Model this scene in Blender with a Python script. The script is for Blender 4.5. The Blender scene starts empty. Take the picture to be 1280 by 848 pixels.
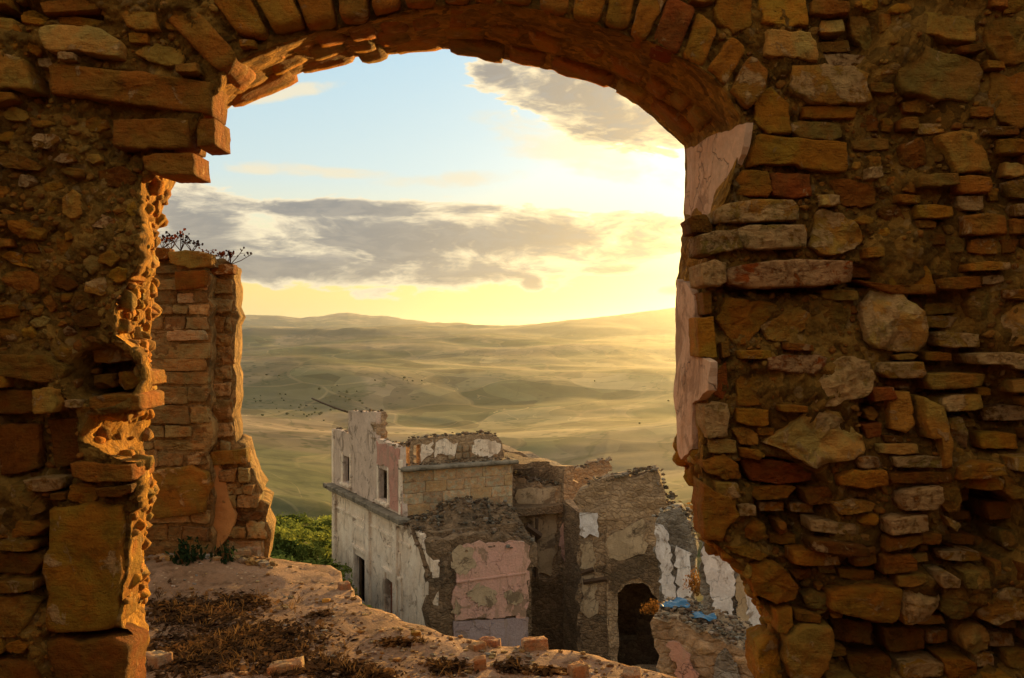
import bpy, bmesh, math, random
import numpy as np
from mathutils import Vector, Matrix
from mathutils.geometry import delaunay_2d_cdt
R = math.radians
random.seed(7)
rng = np.random.default_rng(7)
S = bpy.context.scene
COL = S.collection

# ------------------------------------------------------------------ camera
EYE = 1.7
F = 1200.0
HY = 412.0
cam = bpy.data.cameras.new('camera')
cam.sensor_width = 36.0
cam.lens = F / 1280 * 36
cam.shift_y = -12 / 1280
cam.clip_start = 0.05
cam.clip_end = 90000
co = bpy.data.objects.new('camera', cam)
COL.objects.link(co)
co.location = (0, 0, EYE)
co.rotation_euler = (R(90), 0, 0)
S.camera = co

# ------------------------------------------------------------------ light
SUN_AZ = R(23.0)     # to the right of the view axis (+Y)
SUN_EL = R(7.5)
sd = Vector((math.sin(SUN_AZ) * math.cos(SUN_EL), math.cos(SUN_AZ) * math.cos(SUN_EL), math.sin(SUN_EL)))
sl = bpy.data.lights.new('sun', 'SUN')
sl.energy = 5.0
sl.angle = R(0.6)
sl.color = (1.0, 0.57, 0.15)
so = bpy.data.objects.new('sun', sl)
COL.objects.link(so)
so.location = sd * 60
so.rotation_euler = sd.to_track_quat('Z', 'Y').to_euler()

S.view_settings.view_transform = 'Standard'
S.view_settings.look = 'None'
S.view_settings.exposure = 1.15
S.view_settings.gamma = 1.0
S.cycles.max_bounces = 8
S.cycles.diffuse_bounces = 4
S.cycles.volume_bounces = 0
S.cycles.use_denoising = True


class NB:
    """tiny node building helper"""
    def __init__(self, nt):
        self.nt = nt
        nt.nodes.clear()

    def n(self, t, **kw):
        nd = self.nt.nodes.new(t)
        for k, v in kw.items():
            setattr(nd, k, v)
        return nd

    def put(self, sock, v):
        if v is None:
            return
        if isinstance(v, bpy.types.NodeSocket):
            self.nt.links.new(v, sock)
        else:
            if sock.type == 'RGBA' and hasattr(v, '__len__') and len(v) == 3:
                v = (*v, 1)
            sock.default_value = v

    def m(self, op, a, b=None, c=None, clamp=False):
        nd = self.n('ShaderNodeMath', operation=op, use_clamp=clamp)
        for s, v in zip(nd.inputs, (a, b, c)):
            self.put(s, v)
        return nd.outputs[0]

    def v(self, op, a, b=None, out=0):
        nd = self.n('ShaderNodeVectorMath', operation=op)
        self.put(nd.inputs[0], a)
        if b is not None:
            self.put(nd.inputs[3 if op == 'SCALE' else 1], b)
        return nd.outputs[out]

    def xyz(self, x, y, z):
        nd = self.n('ShaderNodeCombineXYZ')
        for s, v in zip(nd.inputs, (x, y, z)):
            self.put(s, v)
        return nd.outputs[0]

    def mix(self, f, a, b, mode='MIX'):
        nd = self.n('ShaderNodeMix', data_type='RGBA', blend_type=mode)
        self.put(nd.inputs['Factor'], f)
        self.put(nd.inputs[6], a)
        self.put(nd.inputs[7], b)
        return nd.outputs[2]

    def noise(self, vec, scale, detail=4, rough=0.55, dist=0.0, color=False):
        nd = self.n('ShaderNodeTexNoise')
        self.put(nd.inputs['Vector'], vec)
        nd.inputs['Scale'].default_value = scale
        nd.inputs['Detail'].default_value = detail
        nd.inputs['Roughness'].default_value = rough
        nd.inputs['Distortion'].default_value = dist
        return nd.outputs[1 if color else 0]

    def voro(self, vec, scale, feature='F1', out='Distance', rand=1.0):
        nd = self.n('ShaderNodeTexVoronoi', feature=feature)
        self.put(nd.inputs['Vector'], vec)
        nd.inputs['Scale'].default_value = scale
        nd.inputs['Randomness'].default_value = rand
        return nd.outputs[out]

    def step(self, x, lo, hi):
        nd = self.n('ShaderNodeMapRange', interpolation_type='SMOOTHSTEP')
        self.put(nd.inputs[0], x)
        nd.inputs[1].default_value = lo
        nd.inputs[2].default_value = hi
        return nd.outputs[0]

    def ramp(self, f, stops):
        nd = self.n('ShaderNodeValToRGB')
        self.put(nd.inputs[0], f)
        el = nd.color_ramp.elements
        while len(el) < len(stops):
            el.new(0.5)
        for e, (p, c) in zip(el, stops):
            e.position = p
            e.color = (*c, 1)
        return nd.outputs[0]

    def bump(self, h, strength, dist, normal=None):
        nd = self.n('ShaderNodeBump')
        nd.inputs['Strength'].default_value = strength
        nd.inputs['Distance'].default_value = dist
        self.put(nd.inputs['Height'], h)
        if normal is not None:
            self.put(nd.inputs['Normal'], normal)
        return nd.outputs[0]


# ------------------------------------------------------------------ sky
W = bpy.data.worlds.new('World')
S.world = W
W.use_nodes = True
b = NB(W.node_tree)
tc = b.n('ShaderNodeTexCoord')
D = tc.outputs['Generated']
sep = b.n('ShaderNodeSeparateXYZ')
b.put(sep.inputs[0], D)
dx, dy, dz = sep.outputs
AZ = b.m('ARCTAN2', dx, dy)
EL = b.m('ARCSINE', dz)
sky = b.n('ShaderNodeTexSky', sky_type='NISHITA')
sky.sun_disc = False
sky.sun_elevation = SUN_EL
sky.sun_rotation = SUN_AZ
sky.altitude = 600
sky.air_density = 1.0
sky.dust_density = 2.0
sky.ozone_density = 1.5
sepd = b.n('ShaderNodeVectorMath', operation='DOT_PRODUCT')
b.put(sepd.inputs[0], D)
sepd.inputs[1].default_value = sd
cosang = sepd.outputs['Value']
eln = b.m('DIVIDE', EL, R(90), clamp=True)
grad = b.ramp(eln, [(0.0, (0.92, 0.70, 0.30)), (0.035, (0.95, 0.72, 0.22)), (0.06, (0.88, 0.78, 0.46)),
                    (0.10, (0.62, 0.76, 0.76)), (0.18, (0.46, 0.68, 0.80)), (0.30, (0.40, 0.60, 0.74)),
                    (1.0, (0.20, 0.34, 0.50))])
away = b.m('MULTIPLY_ADD', cosang, 0.18, 0.82)
grad = b.v('SCALE', grad, away)
ang = b.m('ARCCOSINE', b.m('MINIMUM', cosang, 0.99999))
g1 = b.m('EXPONENT', b.m('MULTIPLY', b.m('POWER', b.m('DIVIDE', ang, R(13)), 2.0), -1.0))
g2 = b.m('EXPONENT', b.m('DIVIDE', ang, R(-13)))
glow = b.v('ADD', b.v('SCALE', b.mix(0.0, (0.42, 0.28, 0.09), (0, 0, 0)), g1), b.v('SCALE', b.mix(0.0, (0.30, 0.22, 0.11), (0, 0, 0)), g2))
base = b.v('ADD', b.v('ADD', grad, glow), b.v('SCALE', sky.outputs[0], 0.02))


def pa(px, py):
    az = math.atan((px - 640) / F)
    return az, math.atan((HY - py) / F * math.cos(az))


nv = b.xyz(b.m('MULTIPLY', AZ, 1.0), b.m('MULTIPLY', EL, 3.1), 0.0)
warp = b.noise(nv, 7.0, 3, 0.5, color=True)
nv2 = b.v('ADD', nv, b.v('SCALE', b.v('SUBTRACT', warp, (0.5, 0.5, 0.5)), 0.12))
N1 = b.noise(nv2, 9.0, 9, 0.62)
N2 = b.noise(nv2, 34.0, 6, 0.6)
NN = b.m('ADD', b.m('MULTIPLY', b.m('SUBTRACT', N1, 0.5), 3.4), b.m('MULTIPLY', b.m('SUBTRACT', N2, 0.5), 1.5))


def blob(px, py, rx, ry, rot=0.0):
    a0, e0 = pa(px, py)
    u = b.m('SUBTRACT', AZ, a0)
    w = b.m('SUBTRACT', EL, e0)
    c, s = math.cos(R(rot)), math.sin(R(rot))
    uu = b.m('DIVIDE', b.m('ADD', b.m('MULTIPLY', u, c), b.m('MULTIPLY', w, s)), rx / F)
    ww = b.m('DIVIDE', b.m('SUBTRACT', b.m('MULTIPLY', w, c), b.m('MULTIPLY', u, s)), ry / F)
    return b.m('SUBTRACT', 1.0, b.m('ADD', b.m('MULTIPLY', uu, uu), b.m('MULTIPLY', ww, ww)))


def union(lst):
    r = lst[0]
    for q in lst[1:]:
        r = b.m('MAXIMUM', r, q)
    return r


heavy = union([blob(520, 310, 300, 56), blob(665, 300, 215, 42), blob(360, 335, 130, 26), blob(430, 262, 240, 13), blob(500, 343, 230, 18), blob(770, 338, 55, 9),
               blob(745, 128, 165, 48, -20), blob(820, 145, 120, 42, -8), blob(625, 95, 50, 18, -20), blob(245, 285, 75, 62), blob(150, 330, 130, 60),
               blob(842, 364, 30, 9), blob(1180, 240, 260, 60), blob(-160, 250, 300, 60), blob(665, 355, 18, 12)])
heavy = b.m('ADD', heavy, NN)
# scattered cloud everywhere else in the sky dome
far_noise = b.noise(b.v('MULTIPLY', D, (1, 1, 2.6)), 2.3, 8, 0.6)
outside = b.m('MAXIMUM', b.step(b.m('ABSOLUTE', AZ), R(22), R(34)), b.step(EL, R(20), R(32)))
gen = b.m('MULTIPLY', b.step(far_noise, 0.42, 0.56), outside)
hm = b.m('MAXIMUM', b.step(heavy, 0.0, 0.30), gen)
core = b.m('MAXIMUM', b.step(heavy, 0.10, 0.95), b.m('MULTIPLY', b.step(far_noise, 0.54, 0.75), outside))
thin = union([blob(400, 214, 120, 10, -2), blob(320, 212, 45, 8), blob(390, 320, 75, 9), blob(690, 330, 75, 9, 4),
              blob(720, 190, 150, 30, -15), blob(560, 225, 120, 12, 3), blob(330, 120, 120, 10, 12), blob(235, 230, 30, 20)])
thin = b.m('ADD', thin, b.m('MULTIPLY', NN, 0.9))
tm = b.m('MULTIPLY', b.step(thin, 0.0, 1.0), 0.85)
corecol = b.mix(b.step(ang, R(8), R(34)), (0.62, 0.45, 0.24), (0.27, 0.265, 0.26))
corecol = b.mix(b.m('MULTIPLY', b.step(N2, 0.42, 0.66), 0.55), corecol, (0.44, 0.40, 0.34))
rimcol = b.mix(b.step(ang, R(5), R(34)), (1.5, 1.08, 0.45), (1.05, 0.90, 0.62))
ccol = b.mix(core, rimcol, corecol)
# cloud behind and above the viewer faces the low sun and is lit gold
ccol = b.mix(b.m('MULTIPLY', b.step(ang, R(35), R(75)), 0.85), ccol, b.mix(b.step(far_noise, 0.45, 0.72), (1.20, 0.93, 0.55), (0.80, 0.60, 0.36)))
skyc = b.mix(tm, base, b.mix(b.step(ang, R(5), R(26)), (1.5, 1.3, 0.8), (0.95, 0.84, 0.60)))
skyc = b.mix(b.m('MULTIPLY', hm, 0.93), skyc, ccol)
# a hazy ground tone under the horizon
skyc = b.mix(b.step(EL, R(0.0), R(-1.2)), skyc, (0.40, 0.32, 0.18))
bg = b.n('ShaderNodeBackground')
b.put(bg.inputs[0], b.v('SCALE', skyc, 8.8))
bg.inputs[1].default_value = 0.05
wo = b.n('ShaderNodeOutputWorld')
b.put(wo.inputs[0], bg.outputs[0])


# ------------------------------------------------------------------ numpy noise
def _h(ix, iy, iz, seed):
    n = (ix * 374761393 + iy * 668265263 + iz * 2147483647 + seed * 974634777) & 0xffffffff
    n = ((n ^ (n >> 13)) * 1274126177) & 0xffffffff
    n = ((n ^ (n >> 16)) * 2246822519) & 0xffffffff
    n = n ^ (n >> 15)
    return (n & 0xffff) / 32767.5 - 1.0


def vn(p, seed=0):
    p = np.asarray(p, float)
    i = np.floor(p).astype(np.int64)
    f = p - i
    f = f * f * f * (f * (f * 6 - 15) + 10)
    x, y, z = i[:, 0], i[:, 1], i[:, 2]
    fx, fy, fz = f[:, 0], f[:, 1], f[:, 2]
    r = 0
    for a in (0, 1):
        for c in (0, 1):
            for d in (0, 1):
                w = (fx if a else 1 - fx) * (fy if c else 1 - fy) * (fz if d else 1 - fz)
                r = r + w * _h(x + a, y + c, z + d, seed)
    return r


def fbm(p, scale, octs=4, seed=0, gain=0.5):
    p = np.asarray(p, float) * scale
    a, r = 1.0, 0
    for k in range(octs):
        r = r + a * vn(p + 17.3 * k, seed + k)
        p = p * 2.03
        a *= gain
    return r


# ------------------------------------------------------------------ object helpers
def link(name, me, mat=None, parent=None, loc=None, color=None):
    o = bpy.data.objects.new(name, me)
    COL.objects.link(o)
    if mat is not None and me is not None and not me.materials:
        me.materials.append(mat)
    if parent is not None:
        o.parent = parent
    if loc is not None:
        o.location = loc
    if color is not None:
        o.color = color
    return o


def mesh(name, verts, faces, smooth=True):
    me = bpy.data.meshes.new(name)
    me.from_pydata([tuple(v) for v in verts] if not isinstance(verts, np.ndarray) else verts.tolist(), [], faces)
    if smooth:
        me.polygons.foreach_set('use_smooth', [True] * len(me.polygons))
    me.update()
    return me


def thing(name, label, cat, loc=(0, 0, 0), group=None):
    o = bpy.data.objects.new(name, None)
    COL.objects.link(o)
    o.location = loc
    o.empty_display_size = 0.2
    o['label'] = label
    o['category'] = cat
    if group:
        o['group'] = group
    return o


def tag(o, label, cat, group=None, kind=None):
    if label:
        o['label'] = label
    if cat:
        o['category'] = cat
    if group:
        o['group'] = group
    if kind:
        o['kind'] = kind
    return o


class Joiner:
    """collects many small meshes into one 'stuff' mesh with a colour attribute"""
    def __init__(self):
        self.v, self.f, self.c, self.n = [], [], [], 0

    def add(self, v, f, c=(0.4, 0.2, 0.06)):
        v = np.asarray(v, float)
        self.v.append(v)
        self.f += [tuple(i + self.n for i in q) for q in f]
        self.c.append(np.tile(np.array([*c, 1.0]), (len(v), 1)))
        self.n += len(v)

    def build(self, name, mat, parent=None, smooth=True, kind=None):
        me = mesh(name, np.vstack(self.v), self.f, smooth)
        at = me.color_attributes.new('Col', 'FLOAT_COLOR', 'POINT')
        at.data.foreach_set('color', np.vstack(self.c).ravel())
        o = link(name, me, mat, parent)
        if kind:
            o['kind'] = kind
        return o


class Frame:
    """a vertical (or any) plane: origin, u (right), v (up), n (towards the viewer)"""
    def __init__(s, o, u, n=None, v=(0, 0, 1)):
        s.o = np.array(o, float)
        s.u = np.array(u, float) / np.linalg.norm(u)
        s.v = np.array(v, float) / np.linalg.norm(v)
        s.n = np.array(n, float) if n is not None else np.cross(s.u, s.v)
        s.n = s.n / np.linalg.norm(s.n)

    def px(s, pts):
        out = []
        for x, y in pts:
            d = np.array([(x - 640) / F, 1.0, (HY - y) / F])
            c = np.array([0, 0, EYE])
            t = ((s.o - c) @ s.n) / (d @ s.n)
            q = c + d * t - s.o
            out.append((q @ s.u, q @ s.v))
        return np.array(out)

    def w(s, uv, h):
        uv = np.asarray(uv)
        h = np.asarray(h).reshape(-1, 1)
        return s.o + uv[:, :1] * s.u + uv[:, 1:2] * s.v + h * s.n


def flat(Y, n=(0, -1, 0)):
    return Frame((0, Y, 0), (1, 0, 0), n)


def resample(poly, n):
    p = np.vstack([poly, poly[:1]])
    seg = np.linalg.norm(np.diff(p, axis=0), axis=1)
    cum = np.concatenate([[0], np.cumsum(seg)])
    t = np.linspace(0, cum[-1], n, endpoint=False)
    return np.stack([np.interp(t, cum, p[:, 0]), np.interp(t, cum, p[:, 1])], 1)


def poly_corners(poly, n):
    # resample an outline to about n points, keeping its corners
    poly = np.asarray(poly, float)
    seg = np.linalg.norm(np.roll(poly, -1, 0) - poly, axis=1)
    tot = seg.sum()
    out = []
    for i, l in enumerate(seg):
        m = max(1, int(round(n * l / tot)))
        for k in range(m):
            out.append(poly[i] + (poly[(i + 1) % len(poly)] - poly[i]) * k / m)
    return np.array(out)


def ccw(p):
    a = np.sum(p[:, 0] * np.roll(p[:, 1], -1) - np.roll(p[:, 0], -1) * p[:, 1])
    return p if a > 0 else p[::-1]


def stone_geo(poly, fr, prot, depth=0.06, kind='rock', seed=0, n=None, rings=None, base=0.0, rough=1.0):
    """a stone whose face outline is poly (plane coordinates): returns verts, quads/tris"""
    r = np.random.default_rng(seed)
    poly = ccw(np.asarray(poly, float))
    size = math.sqrt(abs(np.ptp(poly[:, 0]) * np.ptp(poly[:, 1])))
    if n is None:
        n = 30
    p = poly_corners(poly, n)
    n = len(p)
    ws = 0.05 if kind != 'rock' else 0.11
    p = (1 - 2 * ws) * p + ws * (np.roll(p, 1, 0) + np.roll(p, -1, 0))
    c = p.mean(0)
    msz = min(np.ptp(p[:, 0]), np.ptp(p[:, 1]))
    p3 = fr.w(p, np.zeros(len(p)))
    jit = fbm(p3, 3.6 / msz, 4, seed, .55) * msz * (0.034 if kind == 'brick' else 0.050) * rough
    dr = (p - c)
    dr /= np.linalg.norm(dr, axis=1, keepdims=True) + 1e-9
    p = p + dr * jit[:, None]
    if rings is None:
        rings = [1.0, 1.0, 0.98, 0.93, 0.82, 0.68, 0.52, 0.36, 0.18]
    prof = {'brick': [-depth, 0.10, 0.90, 0.98, 1, 1, 1, 1, 1], 'rock': [-depth, -0.10, 0.68, 0.86, 0.94, 0.98, 1.0, 1.0, 1.0],
            'flat': [-depth, 0.3, 0.92, 0.98, 1, 1, 1, 1, 1]}[kind]
    if len(rings) < 9:
        prof = [prof[0], prof[1], prof[3], prof[5]][:len(rings)]
    uv, h = [], []
    for k, s in enumerate(rings):
        uv.append(c + (p - c) * s)
        h.append(np.full(n, prof[k] if k == 0 else prof[k] * prot))
    uv.append(c[None])
    h.append(np.array([prof[-1] * prot]))
    uv = np.vstack(uv)
    h = np.concatenate(h)
    q = (uv - c) / size
    if kind == 'rock':
        cap = np.full(len(uv), 9.0)
        for k in range(5):
            a = r.uniform(0, 2 * math.pi)
            sl_ = r.uniform(0.15, 0.75)
            d0 = r.uniform(0.55, 1.0) * prot
            cap = np.minimum(cap, d0 - sl_ * (q @ np.array([math.cos(a), math.sin(a)])) * prot * 1.4)
        top = h > 0
        h[top] = np.minimum(h[top], np.maximum(cap[top], 0.05 * prot))
    else:
        a = r.normal(0, 0.16, 2)
        h[n:] += (q[n:] @ a) * prot
    w0 = fr.w(uv, h)
    nz = fbm(w0, 3.2 / size, 4, seed + 5, 0.55) - 0.9 * np.abs(fbm(w0, 6.5 / size, 4, seed + 15, 0.6)) + .3
    amp = {'brick': 0.034, 'rock': 0.065, 'flat': 0.026}[kind] * size * rough
    h[n:] += nz[n:] * amp
    w0 = fr.w(uv, h + base)
    f = []
    m = len(rings)
    for k in range(m - 1):
        for i in range(n):
            j = (i + 1) % n
            f.append((k * n + i, k * n + j, (k + 1) * n + j, (k + 1) * n + i))
    cc = m * n
    for i in range(n):
        f.append(((m - 1) * n + i, (m - 1) * n + (i + 1) % n, cc))
    return w0, f


def fix_winding(fr):
    # stone faces are wound ccw in (u,v); outward if n == u x v
    return np.dot(np.cross(fr.u, fr.v), fr.n) > 0


def stone(name, poly, fr, prot, mat, parent, color, kind='rock', seed=0, **kw):
    v, f = stone_geo(poly, fr, prot, kind=kind, seed=seed, **kw)
    c = v.mean(0)
    if not fix_winding(fr):
        f = [q[::-1] for q in f]
    me = mesh(name, v - c, f)
    return link(name, me, mat, parent, tuple(c), color)


def inside(poly, pts):
    x, y = pts[:, 0], pts[:, 1]
    r = np.zeros(len(pts), bool)
    n = len(poly)
    for i in range(n):
        x1, y1 = poly[i]
        x2, y2 = poly[(i + 1) % n]
        c = ((y1 > y) != (y2 > y))
        with np.errstate(divide='ignore', invalid='ignore'):
            r ^= c & (x < (x2 - x1) * (y - y1) / (y2 - y1) + x1)
    return r


def slab_geo(poly, fr, thick, holes=(), res=0.3, amp=0.03, nscale=2.0, edge=0.0, seed=0, back=None):
    """rough wall: outline + openings in plane coordinates, real thickness"""
    poly = ccw(np.asarray(poly, float))
    per = np.sum(np.linalg.norm(np.roll(poly, -1, 0) - poly, axis=1))
    P = [poly_dense(poly, res, edge, seed)]
    for hpoly in holes:
        P.append(poly_dense(ccw(np.asarray(hpoly, float)), res, edge * 0.3, seed + 9))
    pts, edges = [], []
    for q in P:
        s = len(pts)
        pts += [tuple(a) for a in q]
        edges += [(s + i, s + (i + 1) % len(q)) for i in range(len(q))]
    lo, hi = poly.min(0), poly.max(0)
    gx, gy = np.meshgrid(np.arange(lo[0], hi[0], res), np.arange(lo[1], hi[1], res))
    g = np.stack([gx.ravel(), gy.ravel()], 1) + np.random.default_rng(seed).uniform(-.3, .3, (gx.size, 2)) * res
    ok = inside(P[0], g)
    for q in P[1:]:
        ok &= ~inside(q, g)
    allb = np.vstack(P)
    g = g[ok]
    if len(g):
        keep = np.ones(len(g), bool)
        for a in range(0, len(g), 2000):
            dd = np.linalg.norm(g[a:a + 2000, None] - allb[None], axis=2).min(1)
            keep[a:a + 2000] = dd > res * 0.45
        g = g[keep]
    pts += [tuple(a) for a in g]
    vs, es, fs, *_ = delaunay_2d_cdt([Vector(a) for a in pts], edges, [], 0, 1e-6)
    vs = np.array([tuple(a) for a in vs])
    fs = np.array([f for f in fs if len(f) == 3])
    cen = vs[fs].mean(1)
    ok = inside(P[0], cen)
    for q in P[1:]:
        ok &= ~inside(q, cen)
    fs = fs[ok]
    # orientation ccw
    a, b_, c = vs[fs[:, 0]], vs[fs[:, 1]], vs[fs[:, 2]]
    cr = (b_[:, 0] - a[:, 0]) * (c[:, 1] - a[:, 1]) - (b_[:, 1] - a[:, 1]) * (c[:, 0] - a[:, 0])
    fs[cr < 0] = fs[cr < 0][:, ::-1]
    w = fr.w(vs, np.zeros(len(vs)))
    h = fbm(w, nscale, 4, seed, 0.55) * amp
    front = fr.w(vs, h)
    bk = fr.w(vs, -thick + fbm(w + 31, nscale, 2, seed) * amp)
    n = len(vs)
    faces = [tuple(f) for f in fs] + [tuple(f[::-1] + n) for f in fs]
    cnt = {}
    for f in fs:
        for i in range(3):
            cnt[(f[i], f[(i + 1) % 3])] = 1
    # side walls, subdivided through the thickness
    m = max(1, min(6, int(thick / max(res, 0.12))))
    verts = [front, bk]
    bidx = {}
    extra = []
    k0 = 2 * n
    for (i, j) in list(cnt):
        if (j, i) in cnt:
            continue
        for q in (i, j):
            if q not in bidx:
                col = [q]
                for s in range(1, m):
                    t = s / m
                    pnt = front[q] * (1 - t) + bk[q] * t
                    extra.append(pnt)
                    col.append(k0 + len(extra) - 1)
                col.append(q + n)
                bidx[q] = col
        A, B = bidx[i], bidx[j]
        for s in range(m):
            faces.append((A[s], A[s + 1], B[s + 1], B[s]))
    if extra:
        e = np.array(extra)
        e = e + np.stack([fbm(e, nscale * 1.5, 3, seed + 40 + k) for k in range(3)], 1) * amp * 0.8
        verts.append(e)
    v = np.vstack(verts)
    if not fix_winding(fr):
        faces = [f[::-1] for f in faces]
    return v, faces


def poly_dense(poly, res, jit, seed):
    out = []
    n = len(poly)
    for i in range(n):
        a, c = poly[i], poly[(i + 1) % n]
        m = max(1, int(np.linalg.norm(c - a) / res))
        for k in range(m):
            out.append(a + (c - a) * k / m)
    out = np.array(out)
    if jit:
        p3 = np.c_[out, np.zeros(len(out))]
        out = out + np.stack([fbm(p3, 1.1 / max(res, .05), 3, seed + 3), fbm(p3 + 50, 1.1 / max(res, .05), 3, seed + 4)], 1) * jit
    return out


def slab(name, poly, fr, thick, mat, parent=None, color=(1, 1, 1, 0), **kw):
    v, f = slab_geo(poly, fr, thick, **kw)
    c = v.mean(0)
    return link(name, mesh(name, v - c, f, smooth=kw.get('smooth', False)), mat, parent, tuple(c), color)


def box_geo(c, ax, half, bev=0.0):
    """oriented box: centre, 3 axes, half sizes; chamfered"""
    c = np.array(c, float)
    A = [np.array(a, float) / np.linalg.norm(a) for a in ax]
    bm = bmesh.new()
    bmesh.ops.create_cube(bm, size=2)
    for v in bm.verts:
        v.co = Vector((v.co.x * half[0], v.co.y * half[1], v.co.z * half[2]))
    if bev > 0:
        bmesh.ops.bevel(bm, geom=bm.edges[:], offset=bev, segments=1, affect='EDGES')
    vs = np.array([c + A[0] * v.co.x + A[1] * v.co.y + A[2] * v.co.z for v in bm.verts])
    bm.verts.index_update()
    fs = [tuple(v.index for v in f.verts) for f in bm.faces]
    if np.dot(np.cross(A[0], A[1]), A[2]) < 0:
        fs = [f[::-1] for f in fs]
    bm.free()
    return vs, fs


def tube_geo(pts, rad, sides=6):
    pts = np.asarray(pts, float)
    rad = np.broadcast_to(rad, (len(pts),))
    V, Fc = [], []
    for i, p in enumerate(pts):
        t = pts[min(i + 1, len(pts) - 1)] - pts[max(i - 1, 0)]
        t /= np.linalg.norm(t)
        a = np.cross(t, (0.1, 0.2, 1.0) if abs(t[2]) < 0.9 else (1, 0, 0))
        a /= np.linalg.norm(a)
        c = np.cross(t, a)
        for k in range(sides):
            th = 2 * math.pi * k / sides
            V.append(p + (a * math.cos(th) + c * math.sin(th)) * rad[i])
    for i in range(len(pts) - 1):
        for k in range(sides):
            j = (k + 1) % sides
            Fc.append((i * sides + k, i * sides + j, (i + 1) * sides + j, (i + 1) * sides + k))
    Fc.append(tuple(range(sides))[::-1])
    Fc.append(tuple((len(pts) - 1) * sides + k for k in range(sides)))
    return np.array(V), Fc


# ------------------------------------------------------------------ materials
def mat_new(name):
    m = bpy.data.materials.new(name)
    m.use_nodes = True
    return m, NB(m.node_tree)


def finish(b, col, rough=0.9, normal=None, spec=0.25, disp=None):
    p = b.n('ShaderNodeBsdfPrincipled')
    b.put(p.inputs['Base Color'], col)
    b.put(p.inputs['Roughness'], rough)
    p.inputs['Specular IOR Level'].default_value = spec
    if normal is not None:
        b.put(p.inputs['Normal'], normal)
    o = b.n('ShaderNodeOutputMaterial')
    b.put(o.inputs[0], p.outputs[0])
    return p


def stone_material(name, scale=1.0, attr=False, patchcol=(0.52, 0.31, 0.13), bumpd=0.006, tint=(1, 1, 1)):
    m, b = mat_new(name)
    geo = b.n('ShaderNodeNewGeometry')
    oi = b.n('ShaderNodeObjectInfo')
    pos = geo.outputs['Position']
    if attr:
        ca = b.n('ShaderNodeAttribute', attribute_name='Col')
        base = ca.outputs['Color']
        amount = 0.12
    else:
        base = oi.outputs['Color']
        amount = oi.outputs['Alpha']
    pv = b.v('ADD', pos, b.v('SCALE', b.xyz(3.1, 7.7, 5.3), oi.outputs['Random'])) if not attr else pos
    n1 = b.noise(pv, 7 * scale, 6, 0.65, 0.4)
    n2 = b.noise(pv, 45 * scale, 6, 0.7)
    n3 = b.noise(pv, 210 * scale, 3, 0.7)
    f = b.m('ADD', b.m('MULTIPLY', n1, 1.1), b.m('ADD', b.m('MULTIPLY', n2, 0.75), b.m('MULTIPLY', n3, 0.35)))
    f = b.m('SUBTRACT', f, 0.10)
    col = b.v('SCALE', base, f)
    hue = b.noise(b.v('ADD', pv, (9, 3, 1)), 13 * scale, 4, 0.6)
    col = b.mix(b.step(hue, 0.40, 0.62), b.v('MULTIPLY', col, (1.12, 0.90, 0.78)), b.v('MULTIPLY', col, (0.93, 1.04, 1.10)))
    # dark grime in blotches
    gr = b.step(b.noise(b.v('ADD', pv, (2, 8, 4)), 16 * scale, 7, 0.7), 0.53, 0.70)
    col = b.mix(b.m('MULTIPLY', gr, 0.6), col, b.v('MULTIPLY', col, (0.38, 0.33, 0.30)))
    # plaster / lime crust left on the face
    pn_ = b.m('MULTIPLY_ADD', b.noise(b.v('ADD', pv, (5, 5, 5)), 15 * scale, 8, 0.62, 0.6), 1.0, b.m('MULTIPLY', amount, 0.26))
    pm = b.step(pn_, 0.63, 0.69)
    pm = b.m('MULTIPLY', pm, b.step(n2, 0.32, 0.5))
    col = b.mix(b.m('MULTIPLY', pm, 0.65), col, b.v('SCALE', b.mix(0.0, patchcol, patchcol), f))
    if tint != (1, 1, 1):
        col = b.v('MULTIPLY', col, tint)
    # crevice pits
    vo = b.voro(b.v('ADD', pv, b.v('SCALE', b.noise(pv, 30 * scale, 2, 0.5, color=True), 0.05 / scale)), 55 * scale)
    pits = b.step(vo, 0.0, 0.22)
    hgt = b.m('ADD', b.m('MULTIPLY', n2, 1.6), b.m('ADD', b.m('MULTIPLY', n3, 0.45), b.m('MULTIPLY', pits, 0.35)))
    hgt = b.m('ADD', hgt, b.m('MULTIPLY', pm, 0.35))
    chipv = b.v('ADD', pv, b.v('SCALE', b.noise(pv, 18 * scale, 4, 0.6, color=True), 0.09 / scale))
    chip = b.voro(chipv, 20 * scale, feature='SMOOTH_F1')
    strata = b.noise(b.v('MULTIPLY', pv, (.35, .35, 2.2)), 26 * scale, 5, 0.7)
    hgt = b.m('ADD', hgt, b.m('ADD', b.m('MULTIPLY', chip, 1.1), b.m('MULTIPLY', strata, 1.3)))
    nor = b.bump(hgt, 1.0, bumpd * 1.45 / scale)
    finish(b, col, 0.93, nor, 0.15)
    return m


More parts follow.
